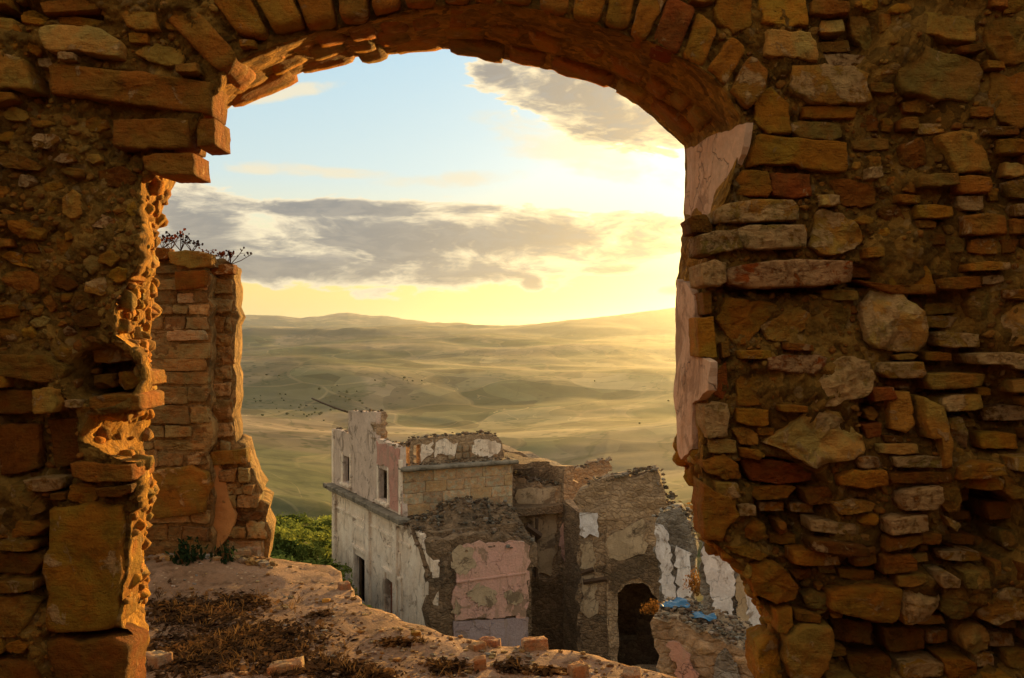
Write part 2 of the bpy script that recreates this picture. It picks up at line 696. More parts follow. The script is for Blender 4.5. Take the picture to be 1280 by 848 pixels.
def mortar_material(name, c1, c2, scale=1.0, bumpd=0.02):
    m, b = mat_new(name)
    geo = b.n('ShaderNodeNewGeometry')
    pos = geo.outputs['Position']
    n1 = b.noise(pos, 5 * scale, 7, 0.65, 0.5)
    n2 = b.noise(pos, 38 * scale, 7, 0.72)
    n3 = b.noise(pos, 170 * scale, 4, 0.7)
    wp = b.v('ADD', pos, b.v('SCALE', b.noise(pos, 12 * scale, 3, 0.5, color=True), 0.08 / scale))
    v1 = b.voro(wp, 30 * scale)
    vc = b.voro(wp, 30 * scale, out='Color')
    v2 = b.voro(wp, 75 * scale)
    col = b.mix(b.step(n1, 0.38, 0.62), c1, c2)
    sepc = b.n('ShaderNodeSeparateColor')
    b.put(sepc.inputs[0], vc)
    cell = b.m('MULTIPLY_ADD', sepc.outputs[0], 0.8, 0.6)
    col = b.v('SCALE', col, b.m('MULTIPLY', cell, b.m('MULTIPLY_ADD', n2, 1.5, 0.25)))
    # pebbles of paler stone in the mortar
    pb = b.m('MULTIPLY', b.step(v1, 0.42, 0.30), b.step(sepc.outputs[1], 0.72, 0.80))
    col = b.mix(b.m('MULTIPLY', pb, 0.25), col, b.v('SCALE', b.mix(0.0, (0.52, 0.34, 0.15), (0, 0, 0)), b.m('MULTIPLY_ADD', n3, 1.0, 0.5)))
    h = b.m('ADD', b.m('MULTIPLY', b.m('SUBTRACT', 1.0, v1), 0.55), b.m('MULTIPLY', b.m('SUBTRACT', 1.0, v2), 0.25))
    h = b.m('ADD', h, b.m('ADD', b.m('MULTIPLY', n2, 1.0), b.m('MULTIPLY', n3, 0.3)))
    nor = b.bump(h, 1.0, bumpd / scale)
    finish(b, col, 0.95, nor, 0.1)
    return m


M_STONE = stone_material('stone_face')
M_RUBBLE = stone_material('rubble_face', attr=True)
M_MORTAR = mortar_material('old_mortar', (0.185, 0.084, 0.013), (0.34, 0.175, 0.034))

# ------------------------------------------------------------------ the ruined arch in front of the camera
YF, YB = 2.5, 2.95
PX = F / YF                       # photo pixels per metre on the wall face
ARCH = thing('arch_wall', 'rough stone and brick wall in the foreground pierced by the big arched opening', 'wall', (0, YF, 0))


def wallpt(x, y, Y=YF):
    return np.array([(x - 640) / F * Y, Y, EYE + (HY - y) / F * Y])


FRONT = [(168, 1229), (168, 900), (164, 800), (156, 782), (158, 740), (163, 680), (166, 640), (177, 634), (178, 576), (118, 572), (106, 545), (112, 520), (176, 512), (178, 480), (176, 436), (150, 420), (154, 380), (166, 352), (180, 335),
         (184, 300), (178, 260), (176, 225), (180, 195), (215, 190), (243, 170), (262, 140), (281, 94), (303, 76), (345, 56), (384, 41),
         (425, 32), (464, 25), (505, 16), (560, 9), (620, 8), (672, 15), (702, 24), (745, 34), (775, 44), (801, 55), (839, 71), (872, 88),
         (900, 113), (925, 150), (918, 200), (900, 260), (892, 300), (888, 360), (888, 420), (886, 480), (880, 540), (878, 580), (880, 620),
         (880, 668), (907, 690), (934, 712), (944, 745), (968, 775), (968, 795), (949, 812), (948, 900), (948, 1229)]
BACK = [(180, 1110), (180, 900), (183, 800), (184, 782), (181, 740), (178, 690), (181, 650), (184, 632), (184, 580), (184, 568), (183, 545), (183, 524), (184, 505), (184, 480), (188, 440), (190, 420), (190, 390), (191, 360), (191, 340),
        (194, 300), (203, 255), (225, 225), (244, 200), (248, 187), (272, 180), (275, 155), (284, 138), (310, 122), (350, 106), (385, 91),
        (440, 74), (480, 69), (520, 64), (575, 62), (620, 72), (665, 82), (700, 92), (740, 104), (768, 115), (790, 128), (815, 148), (832, 164),
        (845, 176), (853, 184), (854, 230), (855, 270), (850, 310), (847, 370), (846, 430), (844, 490), (845, 560), (862, 592), (872, 620),
        (876, 672), (902, 690), (927, 712), (940, 748), (963, 775), (960, 795), (943, 812), (942, 900), (942, 1110)]
FW = np.array([wallpt(x, y) for x, y in FRONT])
BW = np.array([wallpt(x, y, YB) for x, y in BACK])

# hollows where stones have dropped out: px centre, radii, depth (m)
PITS = [(132, 470, 44, 34, .13), (75, 560, 26, 60, .06), (1235, 655, 42, 55, .16), (1170, 390, 40, 40, .07), (1072, 345, 26, 14, .08),
        (60, 690, 22, 60, .09), (1030, 178, 26, 14, .05), (990, 645, 46, 60, .10), (1060, 712, 110, 16, .06), (1180, 470, 60, 70, .06),
        (1245, 530, 60, 50, .06), (40, 20, 40, 14, .06), (960, 590, 50, 18, .07), (105, 25, 30, 14, .06), (1060, 50, 38, 34, .05),
        (50, 100, 20, 40, .05), (925, 355, 30, 14, .03), (1085, 520, 16, 26, .06), (1140, 800, 120, 50, .10), (990, 730, 60, 40, .06),
        (1265, 800, 40, 40, .10), (30, 540, 40, 80, .05), (120, 800, 60, 20, .05), (1000, 360, 60, 8, .04), (1175, 700, 40, 20, .08)]


def pitdepth(px, py):
    d = np.zeros(len(px))
    for cx, cy, rx, ry, dp in PITS:
        q = ((px - cx) / rx) ** 2 + ((py - cy) / ry) ** 2
        d = np.maximum(d, dp * np.clip(1.35 - q, 0, 1))
    return d


def macro(px, py):
    p = np.c_[np.atleast_1d(px) / PX, np.atleast_1d(py) / PX, np.zeros(np.size(px))]
    return 0.030 * fbm(p, 2.3, 3, 333, .55)


def core_depth(px, py):
    """how far the mortar surface lies behind (+) the plane YF"""
    p = np.c_[px / PX, py / PX, np.zeros(len(px))]
    return -0.009 + macro(px, py) + 1.25 * pitdepth(px, py) + 0.024 * fbm(p, 6, 3, 3) + 0.022 * np.abs(fbm(p, 13, 6, 8, .66)) - 0.014


M_REVEAL = mortar_material('sun_brightened_mortar', (.50, .25, .040), (.36, .165, .026), 1.3, .03)  # mortar recoloured brighter and golder, painting sunlight onto the reveal faces


def build_core():
    n = 900
    seg = np.linalg.norm(np.diff(FW, axis=0), axis=1) + 0.4 * np.linalg.norm(np.diff(BW, axis=0), axis=1)
    cum = np.concatenate([[0], np.cumsum(seg)])
    t = np.linspace(0, cum[-1], n)
    fr = np.stack([np.interp(t, cum, FW[:, k]) for k in range(3)], 1)
    bk = np.stack([np.interp(t, cum, BW[:, k]) for k in range(3)], 1)
    # outer frame of the wall, matched by direction from the middle of the opening
    c = np.array([-0.05, 0, 1.0])
    xl, xr, zt = -3.6, 3.6, 3.35
    out = []
    for q in fr:
        d = q - c
        dxx, dzz = d[0], d[2]
        if dzz <= 0:
            out.append((xl if dxx < 0 else xr, q[2]))
            continue
        s = 1e9
        if dxx < 0: s = min(s, (xl - c[0]) / dxx)
        if dxx > 0: s = min(s, (xr - c[0]) / dxx)
        s = min(s, (zt - c[2]) / dzz) if dzz > 0 else s
        out.append((c[0] + dxx * s, c[2] + dzz * s))
    out = np.array(out)
    rs = np.concatenate([np.linspace(0, 0.30, 120), np.linspace(0.31, 1.0, 44) ** 1.0])
    rows = []
    for s in rs:
        x = fr[:, 0] * (1 - s) + out[:, 0] * s
        z = fr[:, 2] * (1 - s) + out[:, 1] * s
        px = x * PX + 640
        py = HY - (z - EYE) * PX
        y = YF + core_depth(px, py)
        rows.append(np.stack([x, y, z], 1))
    V = rows[::-1]                       # outer -> front arris
    V[-1] = V[-1].copy()
    dirn = fr - np.array([-0.05, YF, 1.6])
    dirn[:, 1] = 0
    dirn /= np.linalg.norm(dirn, axis=1, keepdims=True)
    for s in np.linspace(0.05, 1, 18):
        q = fr * (1 - s) + bk * s
        q[:, 1] = YF + 0.02 + (YB - YF - 0.02) * s
        q = q + dirn * (0.003 + ((0.006 + 0.016 * np.clip((2.15 - q[:, 2]) * 4, 0, 1)) * fbm(q, 9, 4, 21)))[:, None]
        V.append(q)
    for s in [0.05, 0.15, 0.4, 1.0]:
        x = bk[:, 0] * (1 - s) + out[:, 0] * s
        z = bk[:, 2] * (1 - s) + out[:, 1] * s
        q = np.stack([x, np.full(n, YB), z], 1)
        q[:, 1] += 0.02 * fbm(q, 5, 3, 30)
        V.append(q)
    m = len(V)
    V = np.vstack(V)
    Fc = []
    for k in range(m - 1):
        a = k * n
        for i in range(n - 1):
            Fc.append((a + i, a + n + i, a + n + i + 1, a + i + 1))
    # close the outer rim
    for i in range(n - 1):
        Fc.append(((m - 1) * n + i, i, i + 1, (m - 1) * n + i + 1))
    V = V - np.array([0, YF, 0])
    me = mesh('mortar', V, Fc)
    me.materials.append(M_MORTAR)
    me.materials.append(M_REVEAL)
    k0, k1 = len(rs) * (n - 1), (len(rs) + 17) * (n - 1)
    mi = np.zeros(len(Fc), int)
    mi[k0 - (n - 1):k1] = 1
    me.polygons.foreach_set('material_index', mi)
    return link('mortar', me, None, ARCH)


build_core()
WF = flat(YF)

PAL = {'o': (.34, .150, .022), 't': (.40, .215, .052), 'p': (.50, .300, .105), 'r': (.29, .060, .010), 'b': (.34, .110, .016),
       'g': (.25, .145, .040), 'd': (.19, .075, .012), 'y': (.38, .185, .024), 'm': (.25, .125, .026), 'k': (.40, .24, .085)}
# outline in photo pixels ; colour ; height in cm ; kind (b brick, r rock, f flat) ; crust amount
T = """
951,44 975,46 1006,47 1016,70 1016,83 950,75;p;3;f;.4
890,-20 938,-20 940,35 915,47 893,27;o;2.5;f;0
948,-20 1003,-20 1006,38 985,38 948,32;y;2.5;f;0
921,45 940,48 943,60 930,64;o;2;r;0
960,82 982,84 982,94 970,95;y;1.5;r;0
983,87 1020,86 1060,88 1078,97 1084,130 1062,134 1010,131 985,120;t;3;f;.6
1002,134 1035,134 1068,137 1066,150 1020,150 1002,148;o;2.4;b;0
987,154 1000,152 1050,155 1052,172 1040,177 1000,174 987,165;g;2.6;b;.3
945,170 985,173 1056,180 1057,216 1040,217 980,207 950,207 928,212 938,185;y;3;f;.1
938,120 962,114 985,132 988,168 960,170 942,150;y;1.6;f;0
912,224 925,216 955,216 963,240 958,248 908,246;o;2.2;f;0
960,217 1012,218 1013,246 985,250 962,245;r;2.4;b;.1
888,266 900,258 935,252 985,253 992,262 993,278 930,281 890,282;t;4.5;b;.7
915,288 930,284 996,284 999,300 998,312 940,315 925,313 915,300;g;5;b;.9
866,297 890,292 913,290 923,313 880,322 868,320;g;4.5;b;.6
857,275 868,270 880,270 887,285 885,293 862,292;d;4;r;0
903,336 945,329 980,326 1052,329 1052,355 1010,360 935,362 905,357 898,345;r;6.5;b;1.0
869,333 885,327 901,331 901,355 893,360 870,359;k;5.5;b;1.6
1018,268 1025,262 1045,267 1075,285 1075,300 1065,311 1040,320 1025,320 1009,310 1012,292;t;5;r;.5
1000,277 1006,280 1007,298 1001,297;o;3;r;0
1035,226 1060,223 1090,235 1095,255 1075,262 1050,255;d;2;r;0
875,366 886,366 887,392 878,394;b;2;b;0
868,398 888,396 892,447 870,447;y;2.4;f;0
893,400 905,372 930,374 975,380 960,400 930,432 915,432;o;2;r;0
948,408 1000,381 1012,388 1003,412 985,427 956,425;t;3.4;r;.3
1010,380 1040,378 1060,392 1050,425 1020,435 1002,425;m;2.5;r;0
1110,222 1130,220 1142,232 1142,242 1125,240 1107,236;b;2;b;0
1192,222 1210,221 1229,224 1233,235 1229,243 1200,244 1191,240;b;4.5;b;.2
1194,246 1225,246 1226,262 1222,265 1200,264 1194,258;t;3;b;.9
1197,271 1230,267 1253,270 1254,294 1225,295 1198,295;b;3.4;b;.2
1257,275 1278,276 1284,294 1258,294;b;3;b;.2
1212,300 1240,298 1246,302 1245,318 1225,319 1208,316;b;2.6;b;.3
1248,300 1270,300 1265,316 1250,318;d;2.4;b;0
1180,296 1205,298 1203,316 1185,317;g;2.4;b;0
1148,292 1179,293 1181,306 1150,307;d;2.5;b;0
1097,260 1118,256 1132,282 1120,285 1105,275 1098,268;d;2.8;r;0
1096,288 1105,285 1118,287 1120,293 1112,301 1100,300 1095,294;y;3;r;0
1103,309 1130,301 1150,310 1160,335 1164,356 1110,358 1105,332;y;1.5;f;0
1065,350 1110,357 1165,356 1166,368 1110,368;b;2.8;b;0
1090,360 1110,358 1125,372 1145,385 1153,405 1155,420 1148,438 1120,440 1095,438 1080,425 1075,400 1080,375;p;7;r;.7
1143,367 1155,370 1162,385 1155,392 1147,380;d;2.4;r;0
1210,365 1220,362 1238,370 1233,395 1225,405 1210,395 1208,378;g;4;r;0
1250,395 1262,382 1280,375 1310,380 1310,430 1262,434 1245,425;p;5;r;.7
1160,312 1170,310 1178,325 1170,337 1158,335;g;2;r;0
1176,325 1190,325 1197,335 1185,340;t;2;r;0
1265,330 1280,328 1290,347 1266,348;o;2.6;r;.2
1235,235 1247,235 1250,250 1238,252;o;2;r;0
1073,-10 1095,-10 1097,10 1088,15 1075,12;y;2.5;r;0
1062,12 1085,20 1095,50 1097,75 1082,60 1065,40;g;1.8;r;0
1096,22 1108,21 1110,42 1097,45;b;2;b;0
1126,2 1145,5 1150,12 1130,12;o;2;r;0
1158,10 1170,8 1178,15 1175,20 1163,18;b;2.6;r;0
1185,15 1210,12 1216,22 1214,28 1190,24;g;2.4;r;0
1115,32 1140,28 1150,20 1175,24 1212,30 1213,56 1180,55 1160,50 1120,42;t;2.8;f;.2
1109,42 1125,44 1122,51;o;2;r;0
1117,52 1150,60 1200,76 1218,82 1222,100 1218,118 1205,130 1180,130 1165,128 1150,122 1125,118 1115,95;g;3.4;f;0
1248,-12 1272,-6 1278,15 1262,20 1248,22;o;2.5;r;0
1225,38 1240,28 1265,27 1290,35 1290,78 1260,88 1240,78 1226,60;m;3.5;r;0
1235,92 1255,96 1285,92 1285,158 1270,163 1245,155 1232,120;b;2;f;0
1128,127 1150,125 1162,135 1155,142 1132,140;b;2;r;0
1060,142 1090,138 1102,150 1100,163 1070,163;d;2.2;r;0
1103,148 1115,147 1120,155 1115,165 1104,163;o;2.4;r;0
1165,172 1200,166 1213,168 1230,200 1233,217 1190,218 1178,195 1168,182;t;3.6;f;0
1085,195 1100,196 1104,205 1095,211 1088,205;t;2;r;0
1125,182 1150,172 1158,185 1160,205 1140,212 1125,205;d;2.6;r;0
1165,138 1185,139 1200,142 1203,150 1190,151 1170,147;o;2;r;0
952,447 975,443 1018,443 1026,447 1022,458 1010,467 985,465 955,461;r;4;b;.9
956,470 1003,469 1012,474 1003,490 960,498 957,480;b;2.2;b;0
1025,462 1040,446 1060,443 1080,450 1085,468 1080,485 1070,495 1040,505 1015,507 1004,500 1012,478;p;7;r;1.0
948,553 980,530 995,516 1022,512 1045,518 1060,530 1074,542 1076,560 1060,572 1035,576 1012,584 995,575 975,562;p;8;r;.5
1035,509 1050,508 1058,520 1045,520;t;3;r;.2
917,509 938,510 956,511 958,530 945,533 918,527;y;2.4;f;0
917,466 935,464 952,472 953,506 918,507;o;1.8;f;0
875,506 888,501 907,504 909,520 906,545 880,548 876,525;k;3;f;1.4
886,472 905,452 908,490 900,500 888,491;r;1.6;f;0
898,428 908,425 910,445 900,448;b;2;b;0
914,536 930,533 945,541 945,555 925,555;t;2.6;r;0
922,559 945,560 955,568 945,574 925,570;o;4.4;r;0
926,574 970,576 1005,582 1036,590 1015,603 970,607 940,602;r;2;r;0
890,600 918,602 922,618 910,622 892,615;t;3;b;.3
876,576 905,566 920,580 926,596 905,599 882,590;o;3;r;0
940,611 985,608 1000,612 990,625 950,628 938,620;o;2.8;r;0
1003,611 1040,606 1058,618 1050,626 1010,632;d;2.2;r;0
1040,592 1060,584 1098,584 1100,602 1075,607 1042,603;o;3.4;f;0
1112,444 1135,441 1145,444 1140,449 1118,450;t;4;b;.4
1093,453 1120,452 1148,452 1154,467 1150,472 1105,473 1090,465;t;5.5;b;.7
1156,467 1190,466 1229,467 1227,482 1205,486 1160,487 1154,476;t;5.5;b;.2
1175,497 1190,493 1225,493 1228,510 1215,513 1180,514 1172,505;t;5.5;b;.4
1205,442 1250,440 1300,446 1300,465 1255,461 1250,455 1210,455;k;6;b;1.0
1080,483 1110,483 1116,498 1085,501;r;4;b;.1
1080,513 1092,509 1100,518 1093,527 1085,525;t;3;r;.3
1075,531 1098,528 1100,545 1082,548;r;3;b;0
1105,494 1118,487 1132,490 1138,530 1125,540 1108,535;t;3;f;.1
1140,493 1155,498 1168,510 1173,535 1178,555 1177,580 1168,583 1166,560 1163,546 1150,545 1143,520;t;6.5;f;.4
1185,530 1190,523 1200,520 1205,535 1208,560 1202,562 1192,552 1187,545;t;4.5;r;.6
1185,581 1210,574 1238,576 1242,588 1220,594 1185,596;o;5;b;.2
1252,569 1300,566 1300,589 1270,588 1255,585;t;5;b;.6
1200,600 1240,594 1250,598 1248,610 1230,613 1205,610;o;4;b;.4
1252,592 1300,591 1300,618 1260,623 1250,612;m;4;r;.2
1115,612 1140,606 1165,604 1168,620 1160,632 1120,634 1113,625;b;5;b;1.2
1097,644 1120,640 1148,638 1149,658 1130,661 1100,663;b;5.5;b;1.2
1100,668 1145,664 1146,675 1130,680 1100,685;b;4;b;.1
1098,692 1130,688 1138,695 1139,708 1120,713 1100,716;b;5;b;.2
1035,626 1060,621 1090,627 1085,635 1042,640;t;4.5;r;.4
1172,606 1190,606 1196,620 1193,638 1178,638 1171,625;m;3;r;0
876,602 890,611 915,621 920,640 905,660 900,674 877,671 875,640;o;3.5;f;0
932,656 945,649 955,656 957,671 945,677 932,673;o;4;r;0
975,655 985,655 990,668 980,672;b;4;r;0
905,681 935,681 962,695 950,700 915,690;o;3.5;r;0
936,706 960,701 985,711 1000,735 995,749 970,756 945,745 938,725;o;6.5;r;.2
928,706 935,703 943,713 935,725 928,720;t;3;r;0
1005,746 1020,741 1045,746 1050,759 1030,763 1010,760;g;4;r;0
1022,733 1030,731 1033,738 1024,740;b;3;r;0
1040,766 1055,765 1055,773 1042,774;y;4;r;0
968,763 990,759 990,779 978,789 968,786;o;4;f;0
977,792 1000,779 1035,779 1038,800 1030,830 1010,848 985,846 977,825;t;6;f;.2
947,806 960,797 973,799 976,825 978,856 948,856 946,825;y;5;r;.2
990,716 1015,713 1018,725 1000,728;d;3;r;0
1040,796 1044,796 1046,808 1041,808;b;3;r;0
1165,713 1180,712 1191,719 1190,730 1170,730 1164,722;k;5;b;1.0
1032,737 1070,730 1122,733 1122,768 1112,778 1080,772 1032,760;o;5;f;0
1126,736 1150,731 1173,739 1172,755 1160,777 1130,779 1126,765;t;6.5;r;.8
1177,741 1190,734 1222,736 1224,755 1210,771 1190,774 1177,765;g;4.5;r;0
1195,711 1225,709 1227,730 1200,732;g;4;b;0
1240,740 1265,727 1290,735 1290,760 1260,769 1240,779 1225,774 1223,764;t;7;r;.6
1210,790 1222,783 1235,786 1243,800 1240,815 1225,822 1209,815 1205,800;k;6;r;.2
1180,826 1215,826 1223,831 1222,850 1190,852;o;4;r;0
1236,700 1247,700 1247,727 1240,728;b;3;b;.1
1258,666 1285,667 1285,689 1265,691 1256,680;g;4;r;.2
1265,700 1290,700 1290,722 1262,720;d;3;b;0
1152,682 1162,682 1163,690 1153,692;t;3;r;0
1175,642 1190,650 1197,655 1190,662 1180,655;k;3;r;.4
1048,781 1098,785 1098,813 1052,808;d;4;r;0
1110,790 1165,795 1170,820 1120,822;d;3;r;0
1065,825 1120,828 1118,860 1070,858;d;3;r;0
1245,632 1280,630 1280,652 1248,655;d;2;b;0
-20,28 28,30 30,44 25,52 -20,52;t;3;b;.1
27,36 36,40 38,60 30,68 -10,68 -10,56 24,55;o;2.6;f;0
-20,70 15,72 40,78 48,100 53,118 -20,115;t;4;f;.3
42,52 50,45 60,46 60,62 52,73 45,70 41,60;o;2.6;r;.1
66,45 80,40 100,39 140,44 155,55 161,62 160,78 145,78 125,75 100,72 85,75 70,70 65,55;p;4.2;f;.3
78,25 100,24 145,30 157,40 153,43 120,38 78,34;o;3;b;0
30,16 45,14 60,22 55,27 30,26;o;2.4;r;0
153,18 180,20 203,23 206,43 180,44 165,38 160,28;t;3.2;f;.1
170,68 185,58 205,58 235,66 232,84 215,86 190,80;t;3.2;r;.2
68,88 75,84 120,90 180,95 271,108 268,147 220,142 120,128 68,122;b;4.5;b;.1
145,153 210,151 242,153 241,188 210,190 148,188;b;4;b;.1
250,152 273,151 274,184 250,186;b;3;b;.1
183,198 200,194 245,193 247,221 210,222 186,215;b;3.4;b;.1
132,10 150,4 165,-10 165,15 140,15;o;2.4;r;0
168,-10 215,-10 205,14 180,14;t;2.4;r;0
211,24 222,20 230,30 228,44 214,41;o;2.4;r;0
222,-15 245,-15 252,5 240,6 228,10;g;2;r;0
3,143 15,133 30,138 36,146 30,152 10,150;t;3.4;r;.2
69,140 77,137 80,145 72,148;y;2;r;0
105,151 120,145 135,151 137,160 125,168 108,163;o;2.8;r;.1
82,248 95,238 105,245 108,270 95,276 82,270;t;3.4;f;0
112,255 125,250 130,255 125,268 113,268;o;3;r;0
57,253 68,249 71,258 65,266 58,262;y;3;r;.3
10,276 30,275 50,280 57,290 50,300 25,297 12,285;o;3.8;r;0
98,309 105,304 118,302 120,307 105,313;t;2.4;r;.3
-10,298 13,298 14,308 -8,311;b;2.6;r;0
135,300 150,290 160,280 168,279 169,286 155,292 140,302;t;2;r;.2
82,292 100,285 103,292 95,300 84,302;o;2.8;r;0
70,297 95,303 98,320 80,325 68,315;o;2.2;r;0
145,340 155,335 168,338 168,350 155,355 143,348;y;3;r;0
-10,382 18,380 20,395 -8,400;o;2.8;r;0
25,412 35,408 42,418 38,424 27,422;y;2.8;r;0
163,253 172,253 178,270 172,275 165,268;y;2.6;r;0
-20,443 60,443 85,455 90,462 80,476 55,478 -10,468;m;3;f;0
54,486 70,483 80,487 84,500 81,514 60,516 54,505;t;6;f;.2
-20,487 50,488 52,515 20,519 -20,518;d;3.5;b;0
142,466 168,466 172,484 150,489 140,480;o;5;r;0
108,470 135,468 138,486 112,488;d;6;r;0
118,496 135,493 178,491 184,494 184,511 140,513 118,509;b;4.5;b;.1
-10,531 44,531 43,588 -5,598;d;2.4;f;0
57,526 96,522 100,578 64,588;d;2;f;0
97,576 110,574 178,577 178,597 120,599 100,592;b;4;b;.1
90,606 112,601 127,605 127,624 113,629 90,622;o;3.4;r;0
131,606 176,601 176,611 160,617 136,617;d;3.4;b;0
72,636 90,629 125,628 164,623 159,660 154,778 110,784 67,785 66,720 60,690 70,660;y;4.5;f;.15
-10,611 28,606 50,620 52,640 35,649 -8,648;g;4;r;.2
-20,651 38,651 58,660 46,670 -20,675;o;2.6;f;0
-20,690 48,691 58,700 40,719 -20,715;d;2.8;f;0
-20,746 38,741 53,750 44,775 25,794 -20,789;m;4;r;.2
15,800 30,796 42,803 35,812 18,810;o;3;r;0
70,794 150,791 174,800 166,830 168,875 82,872;d;3.5;f;0
-20,820 50,822 60,850 50,880 -20,880;d;3;f;0
"""
PAL = {k: (c[0] * .98, c[1] * .92, c[2] * .58) for k, c in PAL.items()}
PAL['b'] = (.30, .118, .014)
PAL['r'] = (.27, .072, .010)
mask = np.zeros((1500, 2300), bool)      # occupancy, px offset (+500,+200)
OX, OY = 500, 200
yy, xx = np.mgrid[0:1500, 0:2300]
grid_pts = None


def occupy(poly, pad=0):
    p = np.asarray(poly, float)
    x0, y0 = np.floor(p.min(0) - 2).astype(int)
    x1, y1 = np.ceil(p.max(0) + 2).astype(int)
    gx, gy = np.meshgrid(np.arange(x0, x1), np.arange(y0, y1))
    g = np.stack([gx.ravel(), gy.ravel()], 1)
    q = g[inside(p, g + 0.01)]
    q = q[(q[:, 0] > -OX) & (q[:, 0] < 2300 - OX) & (q[:, 1] > -OY) & (q[:, 1] < 1500 - OY)]
    mask[q[:, 1] + OY, q[:, 0] + OX] = True


# the opening itself is occupied
occupy(FRONT + [(940, 1290), (168, 1290)])
ki = {'b': 'brick', 'r': 'rock', 'f': 'flat'}
for k, line in enumerate(T.strip().splitlines()):
    pts, col, prot, kd, al = line.split(';')
    pp = [tuple(map(float, q.split(','))) for q in pts.split()]
    ca = np.array(pp).mean(0)
    pd = float(pitdepth(np.array([ca[0]]), np.array([ca[1]]))[0])
    uv = WF.px(pp)
    c = np.array(PAL[col]) * random.uniform(.88, 1.12)
    name = 'brick' if kd == 'b' else 'stone'
    o = stone(name, uv, WF, float(prot) / 100 * 1.15, M_STONE, ARCH, (*c, float(al)), ki[kd], seed=k + 11,
              depth=0.10 + 0.5 * pd, base=-pd * 0.55 - float(macro(ca[0], ca[1])[0]), n=46, rings=None)
    o.location.y -= YF
    occupy(pp)

# voussoirs of the arch ring: front outline, pulled back through the wall with a ragged soffit
VS = [([(209, 25), (243, 8), (303, 76), (279, 96)], 'b'), ([(243, -30), (297, -34), (343, 52), (306, 51)], 'o'), ([(305, -36), (352, -42), (382, 36), (362, 40), (347, 46)], 'o'),
      ([(360, -44), (408, -50), (421, 30), (386, 39)], 'o'), ([(416, -50), (459, -54), (463, 24), (428, 30)], 'b'), ([(466, -54), (502, -57), (503, 15), (468, 22)], 'b'),
      ([(509, -57), (546, -59), (545, 10), (509, 14)], 'b'), ([(553, -59), (587, -60), (587, 8), (555, 9)], 'o'), ([(594, -60), (622, -60), (621, 7), (594, 7)], 'o'),
      ([(628, -60), (668, -57), (664, 11), (625, 7)], 'b'), ([(680, -54), (716, -50), (709, 24), (674, 16)], 'b'), ([(721, -49), (760, -43), (751, 33), (715, 27)], 'o'),
      ([(766, -42), (800, -34), (782, 43), (755, 36)], 'o'), ([(808, -30), (840, -16), (804, 57), (786, 47)], 'o'), ([(832, 0), (868, 16), (845, 72), (812, 62)], 'r'),
      ([(870, 19), (895, 39), (877, 88), (849, 76)], 'o'), ([(911, 49), (930, 65), (901, 111), (880, 92)], 'o'), ([(934, 73), (956, 93), (950, 120), (933, 140), (906, 118)], 'b')]


def bevel_prism(name, quad, y0, y1, mat, parent, color, seed, seg=5):
    """a prism on a wall-plane outline (metres x,z) running from y0 back to y1"""
    q = ccw(np.asarray(quad, float))
    p = resample(q, 28)
    p = 0.55 * p + 0.225 * (np.roll(p, 1, 0) + np.roll(p, -1, 0))
    c = p.mean(0)
    rings = [(0.0, y0), (0.45, y0), (0.8, y0 + .001), (0.95, y0 + 0.003), (1.0, y0 + .012)]
    for s in range(1, seg + 1):
        rings.append((1.0, y0 + .012 + (y1 - y0 - .012) * s / seg))
    V, Fc = [], []
    n = 28
    for s, y in rings[1:]:
        pp = c + (p - c) * s
        V.append(np.stack([pp[:, 0], np.full(n, y), pp[:, 1]], 1))
    V = np.vstack(V)
    m = len(rings) - 1
    V = np.vstack([V, [[c[0], y0, c[1]]], [[c[0], y1, c[1]]]])
    dsp = np.stack([fbm(V + 9 * k, 18, 5, seed + k, .62) for k in range(3)], 1) * np.array([0.0035, 0.007, 0.0035])
    V = V + dsp
    for k in range(m - 1):
        for i in range(n):
            j = (i + 1) % n
            Fc.append((k * n + i, (k + 1) * n + i, (k + 1) * n + j, k * n + j))
    for i in range(n):
        j = (i + 1) % n
        Fc.append((m * n, i, j))
        Fc.append((m * n + 1, (m - 1) * n + j, (m - 1) * n + i))
    cc = V.mean(0)
    return link(name, mesh(name, V - cc, Fc), mat, parent, tuple(cc - np.array([0, YF, 0])), color)


for k, (quad, cl) in enumerate(VS):
    r = random.Random(k)
    q = [(wallpt(x, y)[0], wallpt(x, y)[2]) for x, y in quad]
    c = np.array(PAL[cl]) * r.uniform(.9, 1.15)
    bevel_prism('voussoir', q, YF - 0.035 - r.uniform(0, .02), YF + 0.17, M_STONE, ARCH, (*c, .25 if k > 8 else .1), 100 + k)
    occupy(quad)
